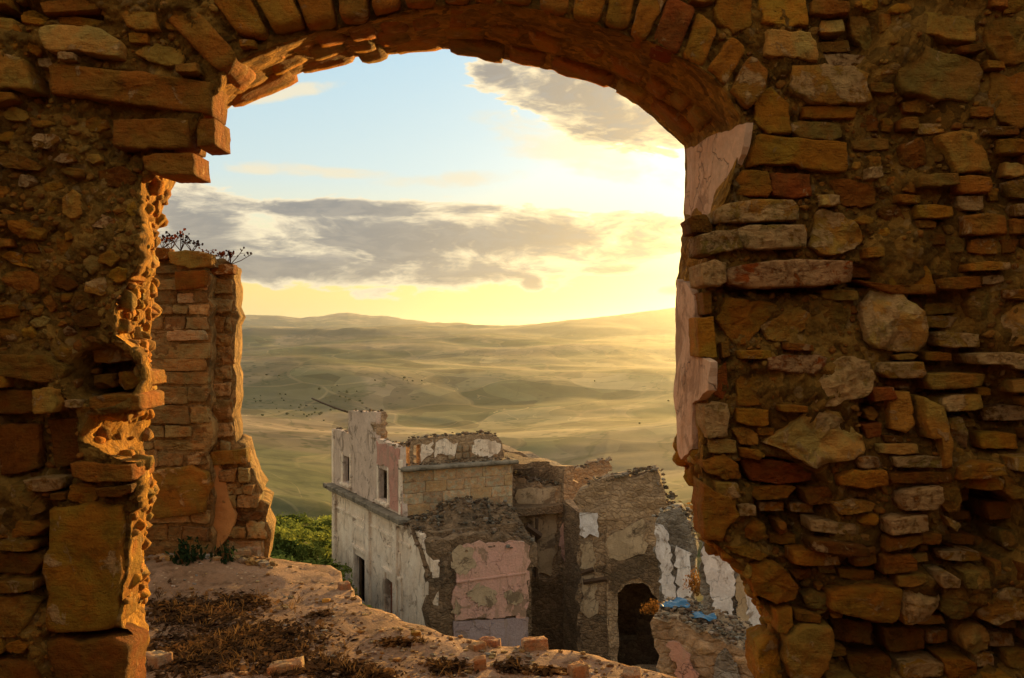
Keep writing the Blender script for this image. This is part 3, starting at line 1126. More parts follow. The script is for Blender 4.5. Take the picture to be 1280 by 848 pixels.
# inner rows of the ring: bricks seen from below, each dropped or lifted a little
fa, ba = FW, BW
i0 = [k for k, q in enumerate(FRONT) if q == (281, 94)][0]
i1 = [k for k, q in enumerate(FRONT) if q == (900, 113)][0] + 1
for row, (ya, yb, sa) in enumerate([(YF + .165, YF + .31, .45), (YF + .30, YB + .005, .85)]):
    arc = fa[i0:i1 + 1] * (1 - sa) + ba[i0:i1 + 1] * sa
    seg = np.linalg.norm(np.diff(arc, axis=0), axis=1)
    cum = np.concatenate([[0], np.cumsum(seg)])
    t = 0.0
    kk = 0
    while t < cum[-1] - .03:
        r = random.Random(500 + row * 50 + kk)
        wd = r.uniform(.07, .15) if row == 0 else r.uniform(.10, .26)
        t2 = min(t + wd, cum[-1])
        a = np.array([np.interp(t + .004, cum, arc[:, k]) for k in range(3)])
        c_ = np.array([np.interp(t2 - .004, cum, arc[:, k]) for k in range(3)])
        mid = (a + c_) / 2
        out_d = np.array([mid[0] + .03, 0, mid[2] - 1.25])
        out_d /= np.linalg.norm(out_d)
        dr = r.uniform(-.014, .010)
        if r.random() < .12:
            dr = .05
        q = [(a + out_d * dr)[[0, 2]], (c_ + out_d * (dr + r.uniform(-.01, .01)))[[0, 2]], (c_ + out_d * .2)[[0, 2]], (a + out_d * .2)[[0, 2]]]
        cl = PAL[r.choice('ooybtg')]
        bevel_prism('voussoir', q, ya, yb - r.uniform(0, .03), M_STONE, ARCH, (*(np.array(cl) * r.uniform(.9, 1.1)), r.choice([0, 0, .3])), 700 + row * 50 + kk, 4)
        t = t2
        kk += 1


# ------------- random stones between the traced ones
def free(cx, cy, rx, ry, ang):
    th = np.linspace(0, 2 * math.pi, 12, endpoint=False)
    ok = True
    for s in (1.0, .55):
        x = cx + (np.cos(th) * rx * math.cos(ang) - np.sin(th) * ry * math.sin(ang)) * s
        y = cy + (np.cos(th) * rx * math.sin(ang) + np.sin(th) * ry * math.cos(ang)) * s
        ix, iy = (x + OX).astype(int), (y + OY).astype(int)
        if ix.min() < 0 or iy.min() < 0 or ix.max() >= 2300 or iy.max() >= 1500:
            return False
        if mask[iy, ix].any():
            return False
    return not mask[int(cy + OY), int(cx + OX)]


def rnd_poly(cx, cy, rx, ry, ang, r, k=None):
    k = k or r.choice([4, 5, 5, 6, 7])
    ph = r.uniform(0, 6.28)
    out = []
    for i in range(k):
        a = ph + 2 * math.pi * (i + r.uniform(-.25, .25)) / k
        s = r.uniform(.78, 1.18)
        x, y = math.cos(a) * rx * s, math.sin(a) * ry * s
        out.append((cx + x * math.cos(ang) - y * math.sin(ang), cy + x * math.sin(ang) + y * math.cos(ang)))
    return out


r = random.Random(11)
nb_ = 0
for rx0, ry0, tries in ((34, 10, 5000), (24, 8, 9000), (15, 7, 9000)):
    for _ in range(tries):
        cx, cy = r.uniform(-40, 1320), r.uniform(-40, 890)
        if not (cx > 880 or cy < 128 or (cx < 170 and cy > 440)) or nb_ >= 210:
            continue
        rx, ry = rx0 * r.uniform(.65, 1.2), ry0 * r.uniform(.7, 1.35)
        ang = r.gauss(0.01, .05)
        if not free(cx, cy, rx + .5, ry + .5, ang):
            continue
        q = [(-rx, -ry * r.uniform(.7, 1)), (0, -ry * r.uniform(.85, 1.1)), (rx * r.uniform(.85, 1), -ry * r.uniform(.6, 1)), (rx, ry * r.uniform(.6, 1)),
             (rx * r.uniform(-.3, .3), ry * r.uniform(.85, 1.1)), (-rx * r.uniform(.85, 1), ry * r.uniform(.7, 1))]
        pp = [(cx + x * math.cos(ang) - y * math.sin(ang), cy + x * math.sin(ang) + y * math.cos(ang)) for x, y in q]
        occupy(pp)
        cl = np.array(PAL[r.choice('ooybbtmgdp' if cx > 850 else 'oyymdgb')]) * r.uniform(.75, 1.15)
        dpt = float(core_depth(np.array([cx]), np.array([cy]))[0])
        o = stone('brick', WF.px(pp), WF, r.uniform(.016, .048), M_STONE, ARCH, (*cl, r.choice([0, 0, .3, .8])), r.choice(['brick', 'brick', 'flat']),  # thin flat infill stones, grouped under the brick name
                  seed=20000 + nb_, depth=.06, base=-dpt * .8 + .002, n=28, rough=1.2)
        o.location.y -= YF
        nb_ += 1
print('auto bricks', nb_)
r = random.Random(4)
J = Joiner()
PALK = 'ooottggdddbmmyk'
n_ind = 0
sizes = [(60, 26, 400, 'out'), (38, 20, 900, 'out'), (24, 14, 700, 'in'), (15, 10, 3500, 'in'), (9, 7, 9000, 'in'), (5.5, 4.5, 16000, 'in'), (3.4, 2.8, 15000, 'in')]
for (rx0, ry0, tries, where) in sizes:
    for _ in range(tries):
        if where == 'out':
            cx, cy = r.uniform(-480, 1780), r.uniform(-190, 1280)
            if -60 < cx < 1340 and cy > -40 and cy < 900:
                continue
        else:
            cx, cy = r.uniform(-60, 1340), r.uniform(-60, 900)
            if cx > 185 and cx < 850 and cy > 60:
                continue
            if rx0 < 6 and 250 < cx < 860:
                continue
        rx, ry = rx0 * r.uniform(.7, 1.4), ry0 * r.uniform(.6, 1.2)
        ang = r.gauss(0, .15) if rx0 > 12 else r.uniform(-.8, .8)
        if not free(cx, cy, rx + .6, ry + .6, ang):
            continue
        if rx0 < 10 and 55 < cx < 165 and 625 < cy < 790:
            continue
        pp = rnd_poly(cx, cy, rx, ry, ang, r)
        occupy(pp)
        cl = np.array(PAL[r.choice(PALK)]) * r.uniform(.75, 1.2)
        if rx0 < 14:
            cl = cl * .5 + np.array((.26, .12, .024)) * .5
        dpt = float(core_depth(np.array([cx]), np.array([cy]))[0])
        prot = min(rx, ry) / PX * r.uniform(.35, .8)
        uv = WF.px(pp)
        if rx0 >= 9 and n_ind < 240:
            o = stone('stone' if rx0 > 12 else 'rubble_stone', uv, WF, prot, M_STONE, ARCH, (*cl, r.choice([0, 0, .2, .6])), r.choice(['rock', 'rock', 'flat']),
                      seed=9000 + n_ind, depth=.05, base=-dpt + .004, n=26 if rx0 > 12 else 18)
            o.location.y -= YF
            n_ind += 1
        else:
            v, f = stone_geo(uv, WF, prot, .03, 'rock', seed=r.randrange(10**6), n=14 if rx0 > 5 else 9, rings=[1, 1, .8, .4], base=-dpt + .003)
            J.add(v - np.array([0, YF, 0]), f, cl)
print('individual', n_ind, 'joined verts', J.n)
J.build('rubble_infill', M_RUBBLE, ARCH, kind='stuff')

# plaster left on the right reveal
def plaster_material(name, c1, c2, stain, scale=1.0, bumpd=0.004):
    m, b = mat_new(name)
    geo = b.n('ShaderNodeNewGeometry')
    pos = geo.outputs['Position']
    n1 = b.noise(pos, 4 * scale, 7, 0.65, 0.6)
    n2 = b.noise(pos, 40 * scale, 6, 0.7)
    st = b.noise(b.v('MULTIPLY', pos, (1, 1, .16)), 9 * scale, 6, 0.65)
    col = b.mix(b.step(n1, 0.40, 0.60), c1, c2)
    col = b.mix(b.m('MULTIPLY', b.step(st, 0.52, 0.68), 0.7), col, stain)
    col = b.mix(b.m('MULTIPLY', b.step(b.noise(b.v('ADD', pos, (4, 4, 4)), 2.6 * scale, 9, 0.7, 1.0), 0.55, 0.60), 0.85), col, b.v('SCALE', b.mix(0.0, stain, stain), 0.85))
    cr = b.voro(b.v('ADD', pos, b.v('SCALE', b.noise(pos, 9 * scale, 3, .6, color=True), .25 / scale)), 2.1 * scale, feature='DISTANCE_TO_EDGE')
    crack = b.step(cr, 0.008, 0.0)
    col = b.mix(b.m('MULTIPLY', crack, 0.4), col, b.v('SCALE', col, 0.3))
    col = b.v('SCALE', col, b.m('MULTIPLY_ADD', n2, 0.7, 0.65))
    h = b.m('SUBTRACT', b.m('ADD', n2, b.m('MULTIPLY', n1, 1.4)), crack)
    finish(b, col, 0.9, b.bump(h, 1.0, bumpd / scale), 0.15)
    return m


M_PLASTER = plaster_material('jamb_plaster', (.74, .48, .30), (.66, .40, .24), (.46, .26, .14))
for poly, a, c, seed in (([(857, 187), (880, 176), (932, 152), (926, 190), (912, 225), (900, 262), (890, 270), (875, 266), (868, 275), (856, 268)], (.520, 2.96), (.597, 2.5), 1),
                         ([(845, 350), (853, 352), (868, 372), (869, 445), (888, 452), (885, 490), (866, 505), (866, 562), (850, 574), (846, 560), (843, 480)], (.500, 2.96), (.512, 2.5), 2)):
    u = np.array([c[0] - a[0], c[1] - a[1], 0.])
    nn = np.array([-u[1], u[0], 0.])
    if nn[0] > 0:
        nn = -nn
    fr = Frame((a[0] - .024, a[1], 0), u, nn)
    uv = fr.px(poly)
    o = slab('plaster', uv, fr, .02, M_PLASTER, ARCH, res=.018, amp=.004, nscale=12, edge=.006, seed=seed)
    o.location.y -= YF

# unseen room walls beside and behind the camera, added to shade the arch wall
ROOM = [('right-hand', [(2.55, 2.5), (2.75, -3.2)], 3.1), ('left-hand', [(-2.9, -3.2), (-2.6, 2.5)], 3.1), ('rear', [(2.7, -3.3), (-2.9, -3.3)], 2.7)]
for k, (nm, ((xa, ya), (xb, yb)), hh) in enumerate(ROOM):
    u = np.array([xb - xa, yb - ya, 0.])
    L = np.linalg.norm(u)
    fr = Frame((xa, ya, 0), u, np.array([u[1], -u[0], 0.]) if False else (np.array([-u[1], u[0], 0.]) if np.dot([-u[1], u[0]], [-(xa + xb) / 2, -(ya + yb) / 2 - .2]) > 0 else np.array([u[1], -u[0], 0.])))
    t = thing('unseen_shade_wall', 'unseen rubble wall on the %s side of the camera, added to shade the arch wall' % nm, 'wall', ((xa + xb) / 2, (ya + yb) / 2, 0))
    o = slab('masonry', [(0, -.2), (L, -.2), (L, hh), (L * .6, hh + .2), (L * .3, hh - .15), (0, hh + .1)], fr, .4, M_MORTAR, t, res=.14, amp=.05, nscale=2.5, edge=.08, seed=80 + k)
    o.location = Vector(o.location) - Vector(t.location)

# ------------------------------------------------------------------ terrace in front of the arch, the broken wall on it
def ground_material(name, c1, c2, c3, scale=1.0, bumpd=0.02):
    m, b = mat_new(name)
    geo = b.n('ShaderNodeNewGeometry')
    pos = geo.outputs['Position']
    n1 = b.noise(pos, 1.1 * scale, 8, 0.65, 0.6)
    n2 = b.noise(pos, 9 * scale, 7, 0.7)
    n3 = b.noise(pos, 60 * scale, 4, 0.7)
    col = b.mix(b.step(n1, 0.40, 0.62), c1, c2)
    col = b.mix(b.m('MULTIPLY', b.step(n2, 0.47, 0.66), 0.8), col, c3)
    v = b.voro(pos, 28 * scale)
    vc = b.n('ShaderNodeSeparateColor')
    b.put(vc.inputs[0], b.voro(pos, 28 * scale, out='Color'))
    peb = b.m('MULTIPLY', b.step(v, 0.34, 0.26), b.step(vc.outputs[0], 0.80, 0.86))
    col = b.mix(b.m('MULTIPLY', peb, 0.6), col, (0.50, 0.36, 0.22))
    col = b.v('SCALE', col, b.m('MULTIPLY_ADD', n3, 0.8, 0.6))
    h = b.m('ADD', b.m('MULTIPLY', n2, 1.0), b.m('ADD', b.m('MULTIPLY', n3, 0.4), b.m('MULTIPLY', peb, 0.2)))
    finish(b, col, 0.95, b.bump(h, 1.0, bumpd / scale), 0.1)
    return m


M_GROUND = ground_material('trodden_earth', (0.30, 0.185, 0.115), (0.22, 0.13, 0.075), (0.11, 0.062, 0.033))
M_STONE_M = stone_material('stone_face_mid', 0.5, bumpd=0.006)
M_RUBBLE_M = stone_material('rubble_face_mid', 0.35, attr=True, bumpd=0.006)
M_MORTAR_M = mortar_material('old_mortar_mid', (0.20, 0.115, 0.042), (0.30, 0.18, 0.065), 0.5)


def on_ground(x, y, z=0.0):
    Y = (EYE - z) * F / (y - HY)
    return ((x - 640) / F * Y, Y)


# edge of the terrace as seen in the photograph (pixels on z=0)
EDGE = [on_ground(*q) for q in ((330, 702), (352, 706), (384, 709), (420, 716), (446, 748), (480, 766), (530, 782), (580, 797), (625, 806),
                                (700, 812), (760, 824), (810, 836), (860, 856), (940, 900))]
EDGE = [(-9.0, 9.5), (-5.2, 8.0), (-3.2, 7.6), (-2.0, 7.25)] + EDGE[1:] + [(1.6, 3.35), (2.6, 3.1), (6.0, 3.0)]


def terrace_h(x, y):
    p = np.c_[x, y, np.zeros(len(x))]
    h = 0.024 * fbm(p, 0.9, 3, 60) + 0.012 * fbm(p, 5, 3, 61) + 0.008 * fbm(p, 22, 2, 62)
    h = h + 0.10 * np.exp(-((x + 2.3) / 0.9) ** 2 - ((y - 6.6) / 0.35) ** 2)
    return h


def build_terrace():
    poly = [(-9, -5), (6, -5)] + EDGE[::-1]
    poly = np.array(poly)
    fr = Frame((0, 0, 0), (1, 0, 0), (0, 0, 1), (0, 1, 0))
    # two densities: coarse behind, fine in view
    P = ccw(poly)
    out = poly_dense(P, .07, .035, 5)
    far = P[:, 1].min() > -99
    pts = [tuple(a) for a in out]
    edges = [(i, (i + 1) % len(out)) for i in range(len(out))]
    g = []
    rr = np.random.default_rng(3)
    a, c = np.meshgrid(np.arange(-3.2, 1.6, .045), np.arange(3.0, 7.7, .055))
    g.append(np.stack([a.ravel(), c.ravel()], 1))
    a, c = np.meshgrid(np.arange(-9, 6, .4), np.arange(-5, 9, .4))
    q = np.stack([a.ravel(), c.ravel()], 1)
    q = q[~((q[:, 0] > -3.2) & (q[:, 0] < 1.6) & (q[:, 1] > 3) & (q[:, 1] < 7.7))]
    g.append(q)
    g = np.vstack(g)
    g = g + rr.uniform(-.01, .01, g.shape)
    g = g[inside(out, g)]
    pts += [tuple(a) for a in g]
    vs, es, fs, *_ = delaunay_2d_cdt([Vector(a) for a in pts], edges, [], 0, 1e-6)
    vs = np.array([tuple(a) for a in vs])
    fs = np.array([f for f in fs if len(f) == 3])
    fs = fs[inside(out, vs[fs].mean(1))]
    a, b_, c = vs[fs[:, 0]], vs[fs[:, 1]], vs[fs[:, 2]]
    cr = (b_[:, 0] - a[:, 0]) * (c[:, 1] - a[:, 1]) - (b_[:, 1] - a[:, 1]) * (c[:, 0] - a[:, 0])
    fs[cr < 0] = fs[cr < 0][:, ::-1]
    V = np.c_[vs, terrace_h(vs[:, 0], vs[:, 1])]
    n = len(V)
    Fc = [tuple(f) for f in fs]
    cnt = {(f[i], f[(i + 1) % 3]) for f in fs for i in range(3)}
    loop = [e for e in cnt if (e[1], e[0]) not in cnt]
    idx = {}
    extra = []
    cen = np.array([-1.0, 1.0])
    for i, j in loop:
        for q in (i, j):
            if q in idx:
                continue
            col = [q]
            d = V[q][:2] - cen
            d /= np.linalg.norm(d)
            for s, (dz, do) in enumerate(((-.05, .035), (-.16, .07), (-.5, .12), (-1.6, .5), (-5.5, 1.6), (-13, 2.5))):
                e = np.array([V[q][0] + d[0] * do, V[q][1] + d[1] * do, V[q][2] + dz])
                e += .03 * (s + 1) ** .5 * fbm(e[None], 2.2, 3, 77)[0] * np.array([d[0], d[1], .3])
                extra.append(e)
                col.append(n + len(extra) - 1)
            idx[q] = col
    for i, j in loop:
        A, B = idx[i], idx[j]
        for s in range(len(A) - 1):
            Fc.append((A[s], A[s + 1], B[s + 1], B[s]))
    V = np.vstack([V, extra])
    o = link('ground', mesh('ground', V, Fc), M_GROUND)
    o['kind'] = 'structure'
    o['label'] = 'earth terrace of pinkish brown soil'


build_terrace()

PAL.update(H=(.22, .17, .115), I=(.13, .10, .07), G=(.30, .25, .20))
PAL.update(A=(.34, .22, .085), B=(.29, .18, .062), C=(.23, .14, .048), D=(.40, .28, .14), E=(.17, .095, .035))
# broken wall on the left (two planes, the right part a little farther)
BW_ = thing('broken_wall', 'tall broken stub of coursed stone wall on the earth terrace, sunlit along its right edge', 'wall', (-2.4, 6.8, 0))
YA, YC = 6.8, 6.95
FA, FC2 = flat(YA), flat(YC)


def sub(o, par):
    o.location = Vector(o.location) - Vector(par.location)
    return o


def masonry(parent, outline, fr, prot, rowh, wrange, seed, name='stone', pal='ABCDBAEC', core=None, extra_holes=(), edge_snap=True, thin=(1, 1)):
    """fill an outline (pixels) with coursed stones, each one an object"""
    P = fr.px(outline)
    lo, hi = P.min(0), P.max(0)
    rr = random.Random(seed)
    z = lo[1]
    k = 0
    while z < hi[1]:
        h = rr.uniform(*rowh)
        xs = np.linspace(lo[0], hi[0], 240)
        ins = inside(P, np.stack([xs, np.full(240, z + h / 2)], 1))
        if ins.any():
            # spans
            st = None
            spans = []
            for i in range(240):
                if ins[i] and st is None:
                    st = xs[i]
                if st is not None and (not ins[i] or i == 239):
                    spans.append((st, xs[i - 1] if not ins[i] else xs[i]))
                    st = None
            for a, c in spans:
                x = a
                while x < c - .02:
                    w = rr.uniform(*wrange) * rr.choice([.6, 1, 1, 1.4])
                    if c - (x + w) < wrange[0] * .6:
                        w = c - x
                    g = .004 * thin[0]
                    hh = h * rr.uniform(.72, 1.02)
                    t = lambda: rr.uniform(-.13, .13) * h
                    q = [(x + g, z + g + t() * .5), (x + w - g + t(), z + g + t() * .5), (x + w - g + t(), z + hh - g + t()), (x + g, z + hh - g + t())]
                    cl = np.array(PAL[rr.choice(pal)]) * rr.uniform(.75, 1.2)
                    o = stone(name, q, fr, prot * rr.uniform(.6, 1.3), M_STONE_M, parent, (*cl, rr.choice([0, 0, .2, .5])),
                              rr.choice(['brick', 'flat', 'rock']), seed=seed * 1000 + k, n=22, depth=prot * 2, rough=1.7, base=rr.uniform(-.012, .006))
                    sub(o, parent)
                    k += 1
                    x += w
        z += h
    return k


outA = [(120, 716), (120, 320), (190, 316), (196, 310), (214, 312), (225, 318), (266, 320), (266, 328), (262, 335), (263, 430), (261, 470),
        (262, 540), (263, 600), (266, 716)]
outB = [(250, 716), (250, 326), (293, 330), (294, 342), (287, 346), (293, 356), (293, 470), (293, 552), (300, 556), (310, 560), (309, 582),
        (316, 588), (314, 604), (324, 612), (325, 628), (334, 636), (333, 655), (337, 668), (333, 690), (336, 716)]
sub(slab('mortar', FA.px(outA), FA, .13, M_MORTAR_M, BW_, res=.06, amp=.018, nscale=5, edge=.03, seed=4), BW_)
v, f = slab_geo(FC2.px(outB), FC2, .55, res=.07, amp=.02, nscale=5, edge=.035, seed=6)
# the far side of the stub is broken off obliquely, so its end faces the valley
d = np.clip((v[:, 1] - YC) / .55, 0, 1)
v[:, 0] -= d * 0.10 * np.clip((v[:, 0] + 2.6) / .5, 0, 1)
sub(link('mortar', mesh('mortar', v - v.mean(0), f), M_MORTAR_M, BW_, tuple(v.mean(0))), BW_)
masonry(BW_, [(150, 714), (150, 326), (262, 330), (261, 470), (262, 600), (262, 714)], FA, .026, (.06, .16), (.12, .40), 21)
masonry(BW_, [(266, 575), (266, 345), (291, 350), (292, 470), (292, 575)], FC2, .03, (.10, .17), (.08, .17), 22, pal='ABCB')
masonry(BW_, [(292, 712), (268, 600), (300, 562), (308, 566), (312, 590), (320, 614), (331, 640), (333, 670), (331, 712)], FC2, .05, (.07, .13), (.12, .26), 23)
for k, (pp, fr, cl) in enumerate((([(185, 318), (196, 310), (214, 311), (216, 324), (187, 328)], FA, 'd'), ([(214, 316), (240, 313), (266, 318), (267, 334), (240, 336), (216, 330)], FA, 'g'),
                                  ([(264, 332), (293, 331), (295, 343), (268, 345)], FC2, 'd'), ([(222, 340), (262, 338), (260, 360), (222, 364)], FA, 'd'),
                                  ([(184, 596), (200, 585), (240, 583), (262, 590), (260, 640), (190, 646), (183, 630)], FA, 'm'),
                                  ([(266, 563), (310, 560), (311, 578), (268, 580)], FC2, 'g'))):
    sub(stone('stone', fr.px(pp), fr, .07, M_STONE_M, BW_, (*PAL[cl], .1), 'flat', seed=60 + k, n=26), BW_)
sub(slab('plaster', FC2.px([(266, 574), (272, 575), (284, 600), (296, 640), (290, 668), (268, 690)]), Frame((0, YC - .06, 0), (1, 0, 0), (0, -1, 0)), .05,
         plaster_material('ochre_plaster', (.50, .27, .10), (.40, .20, .07), (.24, .12, .05), .4), BW_, res=.05, amp=.006, nscale=6, edge=.02, seed=8), BW_)


# ------------------------------------------------------------------ distant ruins
def rubble_wall_material(name, c1, c2, c3, scale, bumpd):
    """far masonry: small irregular stones in mortar"""
    m, b = mat_new(name)
    geo = b.n('ShaderNodeNewGeometry')
    pos = geo.outputs['Position']
    wp = b.v('ADD', pos, b.v('SCALE', b.noise(pos, 2.2 * scale, 3, .6, color=True), .35 / scale))
    wp = b.v('MULTIPLY', wp, (1, 1, 1.6))
    v = b.voro(wp, 3.6 * scale, feature='DISTANCE_TO_EDGE')
    vc = b.n('ShaderNodeSeparateColor')
    b.put(vc.inputs[0], b.voro(wp, 3.6 * scale, out='Color'))
    n1 = b.noise(pos, .45 * scale, 7, .65, .5)
    n2 = b.noise(pos, 6 * scale, 6, .7)
    n3 = b.noise(pos, 25 * scale, 4, .7)
    col = b.mix(vc.outputs[0], c1, c2)
    col = b.mix(b.m('MULTIPLY', b.step(n1, .48, .62), .7), col, c3)
    col = b.v('SCALE', col, b.m('MULTIPLY_ADD', b.step(v, 0.0, .12), .22, .78))
    col = b.v('SCALE', col, b.m('MULTIPLY_ADD', n2, 1.5, .25))
    h = b.m('ADD', b.m('MULTIPLY', b.step(v, 0.0, .22), .6), b.m('ADD', b.m('MULTIPLY', n2, 1.6), b.m('MULTIPLY', n3, .7)))
    finish(b, col, .95, b.bump(h, 1.0, bumpd), .1)
    return m


M_RW = rubble_wall_material('rubble_masonry', (.52, .36, .22), (.38, .26, .16), (.26, .19, .13), 1.0, .06)
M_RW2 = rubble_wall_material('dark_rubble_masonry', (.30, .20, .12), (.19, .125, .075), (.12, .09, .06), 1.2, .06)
M_RW3 = rubble_wall_material('grey_rubble_masonry', (.38, .34, .29), (.25, .21, .17), (.15, .125, .10), 1.7, .05)
M_WHITE = plaster_material('white_plaster', (.90, .77, .63), (.80, .65, .51), (.42, .31, .23), .35, .012)
M_PINKGREY = plaster_material('faded_pink_plaster', (.64, .50, .41), (.56, .43, .35), (.32, .24, .18), .35, .012)
M_RED = plaster_material('red_pink_plaster', (.55, .28, .22), (.47, .27, .21), (.38, .26, .19), .35, .012)
M_PINK = plaster_material('pink_plaster', (.66, .38, .31), (.60, .36, .28), (.34, .23, .15), .30, .012)
M_LILAC = plaster_material('lilac_dado', (.40, .31, .31), (.36, .27, .27), (.34, .24, .19), .35, .012)
M_COOL = plaster_material('pale_cool_plaster', (.78, .75, .76), (.62, .58, .58), (.34, .27, .22), .5, .012)
M_OCHP = plaster_material('dull_ochre_plaster', (.50, .38, .25), (.40, .30, .19), (.20, .14, .09), .4, .012)
M_DARKWOOD, _b = mat_new('old_wood')
_g = _b.n('ShaderNodeNewGeometry')
_w = _b.noise(_b.v('MULTIPLY', _g.outputs['Position'], (6, 6, 1)), 4, 5, .6)
finish(_b, _b.mix(_w, (.035, .022, .014), (.12, .07, .04)), .8, _b.bump(_w, .6, .02), .2)
M_DOOR, _b = mat_new('rusty_brown_door')
_g = _b.n('ShaderNodeNewGeometry')
_w = _b.noise(_b.v('MULTIPLY', _g.outputs['Position'], (8, 8, 1)), 3, 5, .6)
finish(_b, _b.mix(_w, (.16, .05, .025), (.30, .11, .05)), .8, _b.bump(_w, .6, .02), .2)

P0 = np.array([-8.4, 45.0, 0]); PE = np.array([-2.87, 34.4, 0])
UF = PE - P0; UF /= np.linalg.norm(UF)
NF = np.array([UF[1], -UF[0], 0])          # towards the left / the camera
US = -NF                                   # direction of the side walls
NS = UF.copy()
CM = np.array([-4.26, 37.07, 0])           # corner of the upper storey
HOUSE = thing('ruined_house', 'roofless two-storey ruined house with a white plaster front and a pink side wall', 'house', (-3.0, 38.0, -12))
FP = Frame(P0, UF, NF)
FS = Frame(CM, US, NS)
FL = Frame(PE, US, NS)


def hs(name, pts, fr, thick, mat, holes=(), **kw):
    uv = fr.px(pts)
    hh = [fr.px(h) for h in holes]
    return sub(slab(name, uv, fr, thick, mat, HOUSE, holes=hh, **kw), HOUSE)


def rect_uv(fr, pts):
    q = fr.px(pts)
    lo, hi = q.min(0), q.max(0)
    return lo, hi


def rect_px_hole(pts):
    q = FP.px(pts)
    u0 = (q[0][0] + q[3][0]) / 2; u1 = (q[1][0] + q[2][0]) / 2
    v1 = (q[0][1] + q[1][1]) / 2; v0 = (q[2][1] + q[3][1]) / 2
    return [(u0, v0), (u1, v0), (u1, v1), (u0, v1)]


w1 = rect_px_hole([(429, 569.7), (437.6, 571.5), (437.6, 606), (429, 601)])
w2 = rect_px_hole([(473.5, 585), (484.8, 589), (484.8, 629), (473.5, 622)])
d1 = rect_px_hole([(443.5, 694), (457.4, 700), (457.4, 758), (443.5, 751)])
d2 = rect_px_hole([(482.4, 723.5), (499.4, 733.6), (499.4, 790), (482.4, 780)])
up = FP.px([(414.8, 608), (414.6, 535.7), (435.5, 541), (435.5, 513.8), (447, 514.2), (470, 515.8), (470, 548.5), (500.5, 559.4), (503, 648)])
o = slab('upper_wall', up, FP, .22, M_PINKGREY, HOUSE, holes=[w1, w2], res=.3, amp=.015, nscale=1.2, edge=.05, seed=31); sub(o, HOUSE)
lowp = FP.px([(415.5, 606), (503, 649), (526, 668), (531, 690), (541.8, 702), (538, 779), (540, 930), (425, 800), (420, 700)])
o = slab('lower_wall', lowp, FP, .26, M_WHITE, HOUSE, holes=[d1, d2], res=.3, amp=.015, nscale=1.2, edge=.06, seed=32); sub(o, HOUSE)
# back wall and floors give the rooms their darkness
FBK = Frame(P0 + US * 7.5, UF, NF)
far_poly = np.array([(0, -14), (11.9, -14), (11.9, -6.2), (8.6, -5.6), (8.6, -4.2), (0, -3.9)])
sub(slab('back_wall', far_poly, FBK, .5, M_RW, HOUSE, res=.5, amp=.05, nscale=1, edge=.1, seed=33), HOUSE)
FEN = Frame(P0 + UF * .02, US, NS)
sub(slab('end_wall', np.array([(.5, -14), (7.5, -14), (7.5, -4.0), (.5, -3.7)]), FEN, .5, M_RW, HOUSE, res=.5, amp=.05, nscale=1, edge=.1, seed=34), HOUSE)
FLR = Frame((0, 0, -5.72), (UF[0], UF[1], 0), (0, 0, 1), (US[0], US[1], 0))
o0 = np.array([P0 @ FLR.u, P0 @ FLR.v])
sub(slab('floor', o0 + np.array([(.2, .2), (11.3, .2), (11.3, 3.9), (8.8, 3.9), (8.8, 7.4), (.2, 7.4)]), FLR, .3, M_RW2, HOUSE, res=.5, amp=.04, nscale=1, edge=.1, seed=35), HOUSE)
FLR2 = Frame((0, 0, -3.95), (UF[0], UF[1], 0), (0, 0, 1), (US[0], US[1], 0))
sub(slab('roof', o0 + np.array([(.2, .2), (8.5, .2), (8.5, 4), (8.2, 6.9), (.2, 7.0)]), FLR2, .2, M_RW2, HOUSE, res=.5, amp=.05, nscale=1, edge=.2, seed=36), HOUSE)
# tall piece return, dark broken edge
FT = Frame(FP.w(FP.px([(469.6, 530)]), [0])[0] * np.array([1, 1, 0]), US, NS)
sub(slab('wall_return', FT.px([(470.5, 516), (484, 515), (484, 536), (481, 552), (471, 549)]), FT, .45, M_RW, HOUSE, res=.15, amp=.06, nscale=2, edge=.12, seed=37), HOUSE)


def hbox(name, fr, u0, u1, v0, v1, n0, n1, mat, bev=.02, par=None):
    c = fr.w([((u0 + u1) / 2, (v0 + v1) / 2)], [(n0 + n1) / 2])[0]
    vs, fs = box_geo(c, (fr.u, fr.v, fr.n), ((u1 - u0) / 2, (v1 - v0) / 2, (n1 - n0) / 2), bev)
    par = par or HOUSE
    o = link(name, mesh(name, vs - c, fs, False), mat, par, tuple(c))
    return sub(o, HOUSE)


M_CORN = plaster_material('weathered_cornice', (.26, .22, .17), (.19, .16, .12), (.10, .085, .06), .5, .02)
cu = FP.px([(414, 606), (505, 650)])
zc = cu[:, 1].mean()
segs = [(-.25, 2.9), (2.91, 6.1), (6.11, 8.6), (8.62, 9.6)]
for k, (a, c) in enumerate(segs):
    hbox('cornice', FP, a, c, zc - .10, zc + .12, -.1, .42 - .03 * (k % 2), M_CORN, .04)
    hbox('cornice_moulding', FP, a, c, zc - .26, zc - .105, -.1, .20, M_WHITE, .03)
